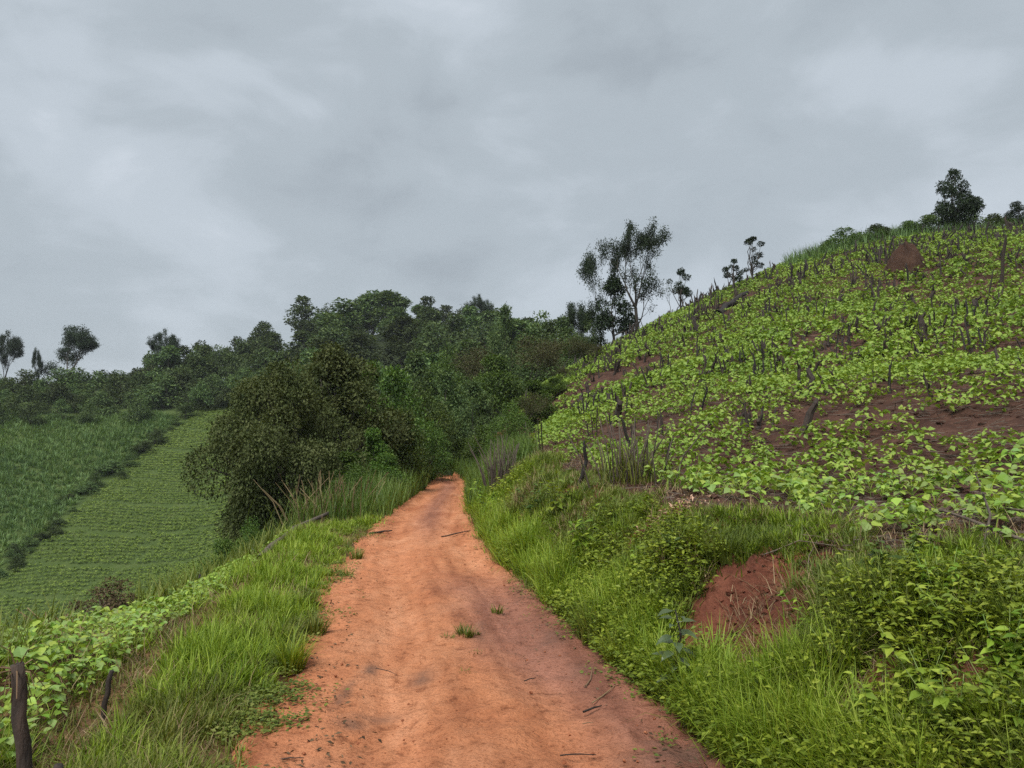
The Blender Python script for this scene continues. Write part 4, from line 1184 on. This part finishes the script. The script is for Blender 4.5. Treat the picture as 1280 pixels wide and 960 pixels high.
# ------------------------------------------------------------------ charred stumps and poles of the cleared hillside
def pole_geo(r, n, spread, thick, lean=.14, crook=.03):
    g = Geo()
    for i in range(n):
        h = 1.0 if i == 0 else r.uniform(.35, .95)
        b = r.normal(0, spread, 2) if n > 1 else np.zeros(2); l = r.normal(0, lean, 2)
        p = [np.array([b[0] + l[0] * t * h + r.normal(0, crook) * (t > 0), b[1] + l[1] * t * h + r.normal(0, crook) * (t > 0), h * t - .06]) for t in (0, .3, .62, .9, 1.03)]
        th = thick * r.uniform(.65, 1.15)
        tube(g, p, np.array([1.35, 1.0, .9, .8, .35]) * th, 6, True, .18, r)
        if r.random() < .35:
            a = r.uniform(0, 6.28); q = p[2 if r.random() < .5 else 3]
            tube(g, [q, q + np.array([math.cos(a), math.sin(a), .9]) * .14, q + np.array([math.cos(a), math.sin(a), 1.3]) * .22], [th * .6, th * .45, th * .25], 4, True)
    return g


r = np.random.default_rng(140)
PK = []
for i in range(5): PK.append(("charred_pole", pole_geo(r, 1, 0, .07), "thin charred pole standing among the beans on the hillside", "pole", "single charred poles on the hillside"))
for i in range(4): PK.append(("charred_stump", pole_geo(r, 1, 0, .15, .12, .04), "thick blackened tree stump among the beans on the hillside", "stump", "thick blackened stumps on the hillside"))
for i in range(5): PK.append(("stump_sprouts", pole_geo(r, int(r.integers(3, 7)), .19, .062, .20), "cluster of burnt stems rising from one stump on the hillside", "stump", "clusters of burnt stems on the hillside"))
PMESH = [[g_.mesh(nm, M[mt], True) for mt in ("char", "char_brown")] for nm, g_, *_ in PK]


def put_pole(k, x, y, z, h, mt=0, label=None):
    nm, g_, lb, ct, gp = PK[k]
    o = link(nm, PMESH[k][mt]); o.location = (x, y, z); o.rotation_euler = (random.gauss(0, .14), random.gauss(0, .14), random.uniform(0, 6.28)); tf_ = .5 + .35 * float(sstep((y - 14) / 22)); tf_ *= .62 if label else 1
    o.scale = (h * tf_, h * tf_, h)
    if not label: label_ = ["", "tall ", "short "][(h > .8) + 2 * (h < .45)] + ["black ", "brown "][mt] + ["pole", "stump", "stem cluster"][(k > 4) + (k > 8)] + ", " + whereis(x, y, z)
    tag(o, label or label_, ct, None if label else gp)
    return o


n = 9000; y = 12 + 45 * r.random(n) ** .7 ; x = (r.uniform(.08, .72, n)) * y
cl = fbm(x * .22, y * .30, 141, 3)
w_ = np.clip((cl - .38) * 4, .15, 1) * np.clip(y / 45, .12, 1)
k = (r.random(n) < w_) & (x - xg(y) - hw(y) > BANK + .8) & (x > 2.0)
x, y = x[k], y[k]; z = hz(x, y); kv = infrust(x, y, z, 20); x, y, z = x[kv], y[kv], z[kv]
xs_, ys_, zs_ = x[262:1700], y[262:1700], z[262:1700]; x, y, z = x[:262], y[:262], z[:262]
g = Geo()
for k in range(14):
    m = np.arange(len(xs_)) % 14 == k
    g.scatter(PK[k][1], np.stack([xs_, ys_, zs_], -1)[m], randrot(m.sum(), r, .5), r.uniform(.2, .65, m.sum()))
kind(link("burnt_stem_litter", g.mesh("burnt_stem_litter", M["char_brown"])), "stuff")
for i in range(len(x)):
    t_ = r.random(); k = int(r.integers(0, 5)) if t_ < .52 else (int(r.integers(5, 9)) if t_ < .68 else int(r.integers(9, 14)))
    h = r.uniform(.35, .95) * (1 + .25 * sstep((y[i] - 25) / 20)) * (.62 if k in range(5, 9) else 1) * (.7 + .3 * min(1, y[i] / 30))
    put_pole(k, x[i], y[i], z[i], h, int(r.random() < .45))
for (u, v, hp_, k, mt, lb) in [
    (1212, 448, 62, 9, 0, "big group of blackened trunks near the right edge of the bean field"),
    (1226, 446, 40, 6, 0, "fat black stump beside the big group of blackened trunks"),
    (1176, 440, 34, 1, 0, "black pole left of the big group of blackened trunks"),
    (1092, 492, 34, 0, 0, "left one of two black poles in the middle of the bean field"),
    (1112, 492, 38, 5, 0, "right one of two black poles in the middle of the bean field, the thicker one"),
    (1250, 358, 66, 2, 1, "tallest brown pole standing high on the right of the bean field"),
    (1236, 372, 34, 3, 1, "brown pole leaning beside the tallest pole of the field"),
    (958, 456, 30, 10, 0, "burnt stem cluster beside the bare strip in mid field"),
    (741, 548, 44, 11, 1, "scorched stems at the left part of the field above the crooked stick"),
    (676, 566, 44, 12, 1, "brown broken stems at the lower left corner of the bean field"),
    (706, 520, 26, 4, 1, "short pole by the reddish weeds at the left field edge"),
    (766, 556, 40, 3, 0, "black pole leaning left just above the dry reeds"),
    (793, 572, 56, 7, 0, "thick black stump behind the dry reeds"),
    (830, 592, 42, 5, 0, "black stump at the right end of the dry reeds"),
    (1025, 348, 22, 8, 0, "black stub beside the fallen log's lower slope"),
    (1100, 322, 24, 13, 0, "burnt stems left of the earth mound"),
    (1176, 334, 26, 4, 0, "pole nearest to the right foot of the earth mound")]:
    x, y, z = hit(u, v); put_pole(k, x, y, z - .02, hp_ / F * y, mt, lb)


def stick(name, pts, rad, mat, label, cat, sides=6, group=None, jit=.12):
    pts = np.array(pts, float); o_ = pts[0].copy(); g = Geo()
    # resample with a little wander
    tt = np.linspace(0, len(pts) - 1, len(pts) * 3 - 2); q = np.stack([np.interp(tt, range(len(pts)), pts[:, i]) for i in range(3)], -1) - o_
    q[1:-1] += np.random.default_rng(int(abs(o_[0]) * 997)).normal(0, np.max(rad) * .25, (len(q) - 2, 3))
    tube(g, q, np.interp(tt, range(len(pts)), rad), sides, True, jit, np.random.default_rng(3))
    return tag(link(name, g.mesh(name, M[mat], True), None, o_), label, cat, group)


def up(p, h): return (p[0], p[1], p[2] + h)


a = at(888, 45); b = at(985, 50)
m1 = hit(897, 394); m2 = hit(914, 384); m3 = hit(934, 371)
stick("fallen_log", [up(m1, .12), up(m2, .22), up(m3, .25)], [.20, .17, .12], "char", "dark fallen log lying across the upper slope of the bean field", "log", 8)
# crooked charred stick at the top of the bank
p = hit(722, 606); k_ = p[1] / F
stick("crooked_stick", [up(p, -.05), (p[0] + 8 * k_, p[1], p[2] + 18 * k_), (p[0] + 11 * k_, p[1] + .03, p[2] + 30 * k_), (p[0] + 8 * k_, p[1], p[2] + 44 * k_), (p[0] + 9 * k_, p[1], p[2] + 55 * k_)],
      [.035, .032, .028, .026, .014], "char", "crooked black stick standing on top of the bank", "stick")
# posts at the left edge
def post(name, u, D, h, lean, rad, label, mat="char_brown"):
    p = at(u, D)
    return stick(name, [up(p, -.08), (p[0] + lean * .4, p[1], p[2] + h * .4), (p[0] + lean, p[1] + .01, p[2] + h)], rad, mat, label, "post", 8, None, .16)


q = post("burnt_post", 58, 3.55, .60, -.085, [.038, .032, .030], "charred fence post topped with vine at the lower left corner")
g = Geo(); gl = Geo(); rr_ = np.random.default_rng(5)
top = np.array([-.085, .01, .66])
for i in range(16):
    d = norm(rr_.normal(0, 1, 3) + [0, 0, -.2]); tube(g, [top + d * .01, top + d * .07 + [0, 0, .02], top + d * rr_.uniform(.09, .17) - [0, 0, .03]], [.004, .003, .002], 4)
link("vine", g.mesh("vine", M["dry"]), q)
leaves(gl, top + np.array([[.03, 0, .05], [.05, -.02, .06], [.0, .03, .04], [.08, 0, .05]]), np.array([[1, .2, .4], [.6, -.6, .3], [-.5, .5, .6], [1, .1, -.2]]), np.array([[0, 0, 1.0]] * 4), .075, .06, "ovate")
link("leaf", gl.mesh("leaf", M["bean"]), q)
post("burnt_stake", 142, 4.5, .30, .045, [.017, .016, .013], "thin charred stake stuck in the bean strip at left")
post("burnt_stub", 80, 3.4, .20, .04, [.032, .03, .02], "short charred stub between the big post and the verge grass")
post("dark_stake", 256, 9.5, .22, .0, [.02, .018, .014], "small dark stake at the far end of the left bean strip", "char")

# earth mound on the slope
def mound(u, v, wpx, hpx):
    x, y, z = hit(u, v); g = Geo(); W = wpx / F * y / 2; H = hpx / F * y
    nr_, na = 14, 40; V = []
    for i in range(nr_):
        f = i / (nr_ - 1)
        for j in range(na):
            a_ = j / na * 6.2832; nn = float(fbm(np.array(math.cos(a_) * 2.2 + 9 + f), np.array(math.sin(a_) * 2.2 + 4 + f * 2), 151))
            rad = W * f * (.8 + .45 * nn); V.append((rad * math.cos(a_), rad * math.sin(a_), H * (1 - f ** 2.3) * (.75 + .5 * nn) - 1.1 * f ** 3))
    q_ = [[i * na + j, i * na + (j + 1) % na, (i + 1) * na + (j + 1) % na, (i + 1) * na + j] for i in range(nr_ - 1) for j in range(na)]
    g.add(V, q_); o = link("earth_mound", g.mesh("earth_mound", M["mound"], True), None, (x, y, z))
    return tag(o, "reddish brown termite mound rising from the upper bean field", "mound")


mound(1132, 340, 60, 34)

# clumps of dry stalks on top of the bank
def stalk_clump(name, u, v, hpx, wpx, n, label, cat, mat="dry", leafmat=None, lean=.2, seed=1, D=None):
    r = np.random.default_rng(seed)
    x, y, z = at(u, D) if D else hit(u, v)
    H = hpx / F * y; W = wpx / F * y
    o = bpy.data.objects.new(name, None); COL.objects.link(o); o.location = (x, y, z)
    g = Geo()
    for i in range(n):
        b = np.array([r.normal(0, W * .22), r.normal(0, W * .2), -.03]); h = H * r.uniform(.45, 1.05); l = b[:2] / W * .6 + r.normal(0, lean, 2)
        tube(g, [b, b + [l[0] * h * .35, l[1] * h * .35, h * .5], b + [l[0] * h + r.normal(0, .02), l[1] * h, h]], [.012, .009, .005], 4)
    link("stalks", kind_mesh(g, "stalks", mat), o)["kind"] = "stuff"
    if leafmat:
        g = Geo(); m = n * 4
        blades(g, np.stack([r.normal(0, W * .25, m), r.normal(0, W * .22, m), np.zeros(m)], -1), r.uniform(0, 6.28, m), r.uniform(.1, .6, m), r.uniform(.3, 1.5, m), r.uniform(.35, .9, m) * H, r.uniform(.008, .02, m), 3)
        link("blades", kind_mesh(g, "blades", leafmat), o)["kind"] = "stuff"
    return tag(o, label, cat)


def kind_mesh(g, nm, mat): return g.mesh(nm, M[mat], mat in ("twig", "char"))


stalk_clump("dry_reeds", 790, 604, 84, 95, 46, "tall clump of dry grey reeds at the edge of the bean field", "reeds", "twig", "bank_grass", .16, 1)
stalk_clump("dry_stalks", 628, 606, 62, 52, 60, "bundle of brown dry stalks standing on the bank left of the crooked stick", "dry plant", "twig", None, .14, 2)
stalk_clump("dry_grass_clump", 418, 650, 62, 100, 90, "brown dry stemmed grass clump under the olive tree by the track", "grass clump", "dry", "bank_grass", .3, 3, 17.5)
TK_dead = TreeKind("dead_bush", *blob_tree(95, 1.0, 1.1, .05, 24, 3000, (.03, .07), .4, (.10, .2), .9, .03, "fold", 24, .2), "twig", "dead_leaf")
TK_dead.put_px(150, 712, 8.4, 100, "small dead brown bush at the edge of the left slope", cat="bush", rot=.5)
stalk_clump("dead_bush", 84, 815, 42, 70, 40, "low withered plant left of the small dead brown bush", "bush", "dry", "dry", .45, 5, 7.2)
stalk_clump("maize_shoot", 842, 612, 50, 36, 3, "bright green grassy shoot right of the dry reeds", "plant", "bean_stem", "grass", .2, 6)

# pale fallen trunk below the dark tree
a = at(330, 11.6); b = at(372, 14); c = at(416, 17)
stick("fallen_log", [up(a, .05), up(b, .14), up(c, .30)], [.055, .05, .035], "twig", "pale fallen trunk lying on the slope below the dark olive tree", "log", 8)
a = at(340, 12.6); b = at(395, 15.6)
stick("fallen_branch", [up(a, .02), up(b, .20)], [.025, .015], "twig", "thin bare branch beside the pale fallen trunk", "branch")

# broad leaved sapling on the bank
x, y, z = hit(848, 872)
o = bpy.data.objects.new("broad_leaved_sapling", None); COL.objects.link(o); o.location = (x, y, z)
tag(o, "young sapling with large grey green leaves on the foot of the bank", "sapling")
g = Geo(); tube(g, [[0, 0, -.05], [-.02, -.03, .22], [.01, -.06, .40], [-.03, -.09, .56]], [.010, .009, .007, .005], 5); link("stem", g.mesh("stem", M["bark"], True), o)
rr_ = np.random.default_rng(11)
for i in range(26):
    t_ = .15 + .85 * i / 25; a_ = i * 2.4; g = Geo(); L = rr_.uniform(.085, .135)
    p = np.array([-.02, -.03 - .06 * t_, .56 * t_]); d = np.array([math.cos(a_), math.sin(a_) - .2, rr_.uniform(-.35, .35)])
    tube(g, [p, p + d * .03], [.003, .0025], 3, False); leaves(g, [p + d * .03], np.array([d]), np.array([[rr_.normal(0, .2), -.3, 1.0]]), L, L * .5, "ovate", .2)
    link("leaf", g.mesh("leaf", M["glossy" if i != 6 else "bean"]), o)

# dry branches on the bank top, roots over the hollow, pale chips
for i, (pts_, rad, lb) in enumerate([
    ([(1285, 700, .10), (1180, 668, .16), (1130, 655, .12)], [.012, .009, .005], "long dry branch lying along the field edge at the right"),
    ([(1285, 668, .14), (1215, 655, .12), (1150, 662, .06)], [.009, .007, .004], "thin dry branch just above the long one at the right edge"),
    ([(1225, 715, .02), (1240, 690, .22), (1222, 650, .34)], [.010, .008, .004], "forked dead twig sticking up at the right field edge"),
    ([(955, 700, .04), (1000, 690, .08), (1045, 690, .04)], [.006, .005, .004], "pale root reaching across the dark hollow in the bank"),
    ([(1008, 745, .03), (1012, 712, .10), (1022, 690, .08)], [.005, .004, .003], "pale root hanging down over the dark hollow in the bank")]):
    q = [hit(u, v) for u, v, _ in pts_]
    stick("dead_branch", [up(q[j], pts_[j][2]) for j in range(3)], rad, "twig", lb, "branch", 5)
g = Geo(); c = hit(845, 640); m = 130; rr_ = np.random.default_rng(15)
po = np.stack([c[0] + rr_.normal(0, .16, m), c[1] + rr_.normal(0, .14, m), np.zeros(m)], -1); po[:, 2] = hz(po[:, 0], po[:, 1]) + rr_.uniform(.01, .06, m)
leaves(g, po, rr_.normal(0, 1, (m, 3)) * [1, 1, .3], rr_.normal(0, .4, (m, 3)) + [0, 0, 1], rr_.uniform(.04, .09, m), .022, "quad")
kind(link("wood_chip_litter", g.mesh("wood_chip_litter", M["chips"])), "stuff")

# dead leaves and chaff washed to the track edges
g = Geo(); rr_ = np.random.default_rng(19); n = 2600; y = ydist(n, 2.8, 24, 1.35, rr_); sd_ = rr_.random(n) < .5
x = xr(y) + np.where(sd_, -1, 1) * hw(y) * (1 - np.abs(rr_.normal(0, .22, n))); k = (fbm(x * 2, y * 1.2, 161) > .46) ; x, y = x[k], y[k]; n = len(x)
L = rr_.uniform(.012, .05, n); leaves(g, np.stack([x, y, hz(x, y) + .016], -1), rr_.normal(0, 1, (n, 3)) * [1, 1, .15], rr_.normal(0, .3, (n, 3)) + [0, 0, 1], L, L * .4, "quad")
kind(link("leaf_litter", g.mesh("leaf_litter", M["dead_leaf"])), "stuff")

# twigs lying on the track
for i, (u0, v0, u1, v1, rad, lb) in enumerate([
    (729, 893, 752, 885, .007, "dark twig on the track near the right bank"), (740, 882, 772, 858, .004, "thin curved twig on the track beside the pale splinters"),
    (655, 854, 670, 850, .004, "short twig on the damp part of the track"), (728, 908, 742, 907, .003, "pale sliver of wood on the damp track"),
    (732, 860, 741, 846, .005, "pale splinter standing up on the track"), (470, 838, 496, 846, .003, "thin root on the track beside the dark stain"),
    (552, 672, 590, 664, .012, "dark branch on the track at the foot of the bank"), (462, 668, 490, 664, .02, "brown branch on the left edge of the track"),
    (340, 954, 380, 951, .004, "thin twig on the track at the bottom of the picture"), (700, 948, 745, 947, .004, "thin straw on the damp track at the bottom")]):
    a = hit(u0, v0); b = hit(u1, v1)
    m_ = ((a[0] + b[0]) / 2 + .01, (a[1] + b[1]) / 2, (a[2] + b[2]) / 2 + .02)
    stick("twig", [up(a, .015), m_, up(b, .015 + (.05 if "standing" in lb else 0))], [rad, rad * .9, rad * .5], "dry" if "pale" in lb else "char_brown", lb, "twig", 5)

# separate broad leaved weeds on the bank
WB = []
for i in range(4):
    r_ = np.random.default_rng(700 + i); gs = Geo(); gl = Geo()
    for k in range(int(r_.integers(5, 9))):
        a_ = r_.uniform(0, 6.28); h_ = r_.uniform(.5, 1.0); l_ = r_.uniform(.1, .5); b_ = np.array([.08 * math.cos(a_), .08 * math.sin(a_), -.02])
        q = [b_, b_ + [l_ * .3 * math.cos(a_), l_ * .3 * math.sin(a_), h_ * .5], b_ + [l_ * math.cos(a_), l_ * math.sin(a_), h_]]
        tube(gs, q, [.008, .006, .004], 4); m = 16
        t_ = r_.uniform(.25, 1, m)[:, None]; P_ = np.where(t_ < .5, q[0] + (q[1] - q[0]) * t_ * 2, q[1] + (q[2] - q[1]) * (t_ * 2 - 1)); A_ = np.arange(m) * 2.4
        L_ = r_.uniform(.13, .25, m) * (1.15 - .5 * t_[:, 0]); leaves(gl, P_, np.stack([np.cos(A_), np.sin(A_), r_.uniform(-.4, .3, m)], -1), r_.normal(0, .3, (m, 3)) + [0, 0, 1], L_, L_ * .5, "ovate")
    WB.append((gs.mesh("weed_stems", M["bean_stem"], True), gl.mesh("weed_leaves", M["weed"]), gl.mesh("weed_leaves", M["bush"])))
for i, (u, v, h_, lb) in enumerate([
    (700, 650, 50, "bushy weed with pale leaves under the crooked stick"), (735, 690, 56, "lime leaved weed on the bank below the crooked stick"), (668, 645, 40, "dark leaved weed right of the dry stalk bundle"),
    (1115, 735, 60, "lime leaved weed on the bank right of the dark hollow"), (1180, 775, 70, "tall lime weed in the middle of the bank at right"), (1235, 735, 60, "weed below the dry branches at the right edge"),
    (1060, 850, 60, "low weed on the bank between the two small scars"), (950, 890, 60, "weed on the foot of the bank right of the sapling"), (800, 730, 44, "small weed left of the bare red scar"),
    (840, 700, 40, "dark weed on the bank under the wood chips"), (1010, 800, 52, "weed just right of the bare red scar"), (1150, 880, 76, "leafy weed low on the bank left of the lower right scar"),
    (1260, 850, 80, "big weed at the right picture edge low on the bank"), (610, 640, 34, "small weed at the narrow part of the track on the bank"), (880, 830, 40, "weed beside the sapling with small leaves"), (1090, 790, 56, "yellowish weed in the middle of the bank"),
    (1135, 800, 62, "leafy weed right of the yellowish weed in mid bank"), (1205, 810, 66, "leafy weed above the lower right scar"), (1240, 790, 62, "leafy weed near the right edge, mid height of the bank"), (1100, 930, 80, "broad leaved weed at the bottom edge, left of the grass clumps"),
    (1190, 935, 90, "broad leaved weed at the bottom edge near the right corner"), (1265, 930, 90, "broad leaved weed in the lower right corner"), (1030, 760, 44, "small leafy weed between the hollow and the right weeds"), (1160, 700, 46, "leafy weed just under the long dry branch")]):
    x, y, z = hit(u, v); o = bpy.data.objects.new("broadleaf_weed", None); COL.objects.link(o); o.location = (x, y, z - .01); o.scale = (1.35 * h_ / F * y,) * 3; o.rotation_euler = (0, 0, i * 1.3)
    k = WB[i % 4]; kind(link("stems", k[0], o), "stuff"); kind(link("leaves", k[2 if "dark" in lb else 1], o), "stuff")
    tag(o, lb, "weed")

# separate grass tufts and weeds
def tuft(u, v, hpx, wpx, n, label, mat="grass", seed=0, name="grass_tuft", group=None):
    r = np.random.default_rng(seed + 500)
    x, y, z = hit(u, v); H = hpx / F * y; W = wpx / F * y; g = Geo()
    a = r.uniform(0, 6.28, n); rr = W * .28 * r.random(n) ** .6
    blades(g, np.stack([rr * np.cos(a), rr * np.sin(a), np.full(n, -.02)], -1), a + r.normal(0, .6, n), r.uniform(.05, .5, n), r.uniform(.4, 1.6, n), r.uniform(.5, 1.15, n) * H, r.uniform(.004, .008, n) * (1 + y / 9), 3)
    return tag(link(name, g.mesh(name, M[mat]), None, (x, y, z)), label, "grass tuft", group)


for i, t_ in enumerate([
    (582, 795, 20, 38, 110, "small round grass tuft in the middle of the track"), (560, 799, 12, 26, 50, "tiny tuft left of the round one on the track"),
    (594, 818, 11, 22, 40, "sparse tuft below the round one on the track"), (582, 846, 16, 20, 30, "thin withered tuft nearest on the track"),
    (597, 792, 7, 12, 20, "tiny tuft right of the round one on the track"), (622, 764, 14, 24, 40, "small tuft on the track near the right bank"),
    (395, 793, 34, 40, 170, "dense dark tuft growing out onto the left track edge"), (446, 699, 20, 28, 90, "dark tuft farthest out on the left track edge"),
    (380, 760, 32, 46, 170, "round tuft on the left track edge above the dense dark one"), (364, 836, 56, 50, 220, "tall bright tuft on the left verge beside the track"),
    (352, 942, 8, 26, 26, "flat withered tuft at the bottom left of the track"), (432, 720, 14, 28, 60, "low tuft on the left track edge by the dark farthest one")]):
    tuft(*t_, mat="grass" if "bright" in t_[5] else "bank_grass", seed=i)
for i, (u, v, h_, w_) in enumerate([(745, 800, 62, 80), (775, 830, 50, 60), (890, 905, 70, 70), (905, 700, 50, 70), (880, 690, 42, 60), (985, 660, 36, 60), (700, 735, 40, 60), (1000, 935, 90, 60), (1245, 930, 95, 70), (1275, 800, 90, 70),
                                    (660, 690, 36, 50), (640, 660, 30, 40), (1150, 940, 60, 60), (1040, 940, 70, 70)]):
    tuft(u, v, h_, w_, 170, "arching grass clump on the bank, " + whereis(*hit(u, v), [(848, 840, "broad leaved sapling"), (910, 770, "bare red scar"), (1010, 705, "dark hollow"), (845, 640, "pale wood chips"), (1205, 870, "lower right scar"), (628, 606, "bundle of dry stalks"), (1090, 880, "low bare patch"), (700, 735, "narrow track part")]), "grass" if i % 3 else "bank_grass", 40 + i, "grass_clump", "lush grass clumps on the right bank")

# ------------------------------------------------------------------ thin haze of the damp air
g = Geo(); x0, x1, y0, y1, z0_, z1_ = -760, 760, -720, 780, -50, 60
g.add([[x0, y0, z0_], [x1, y0, z0_], [x1, y1, z0_], [x0, y1, z0_], [x0, y0, z1_], [x1, y0, z1_], [x1, y1, z1_], [x0, y1, z1_]],
      [[0, 3, 2, 1], [4, 5, 6, 7], [0, 1, 5, 4], [1, 2, 6, 5], [2, 3, 7, 6], [3, 0, 4, 7]])
hm, t = new_mat("thin_haze"); hm.node_tree.nodes.clear()
pv = t.n("ShaderNodeVolumePrincipled", Color=(0.86, 0.92, 1.0, 1), Density=0.00021, Anisotropy=0.1)
ho = t.n("ShaderNodeOutputMaterial", Volume=pv.outputs[0])
kind(link("haze", g.mesh("haze", hm)), "stuff")

# ------------------------------------------------------------------ labels: what still reads alike is told apart by its order in the view
bpy.context.view_layer.update()
by = {}
for o in SC.objects:
    if o.get("category") and o.get("label"): by.setdefault(o["label"], []).append(o)
ORD = ["first", "second", "third", "fourth", "fifth", "sixth", "seventh", "eighth", "ninth", "tenth", "eleventh", "twelfth", "thirteenth", "fourteenth", "fifteenth", "sixteenth"]
for lb, os_ in by.items():
    if len(os_) < 2 or len(os_) > 16: continue
    os_.sort(key=lambda o: float(proj(np.array(o.location.x), np.array(o.location.y), np.array(o.location.z))[0]))
    for k, o in enumerate(os_):
        suf = (["left one", "right one"] if len(os_) == 2 else ["left one", "middle one", "right one"] if len(os_) == 3 else [q + " from left" for q in ORD])[k]
        t_ = lb + ", " + suf
        o["label"] = t_ if len(t_.replace(",", "").split()) <= 16 else t_.replace("close ", "").replace("left ridge ", "ridge ")
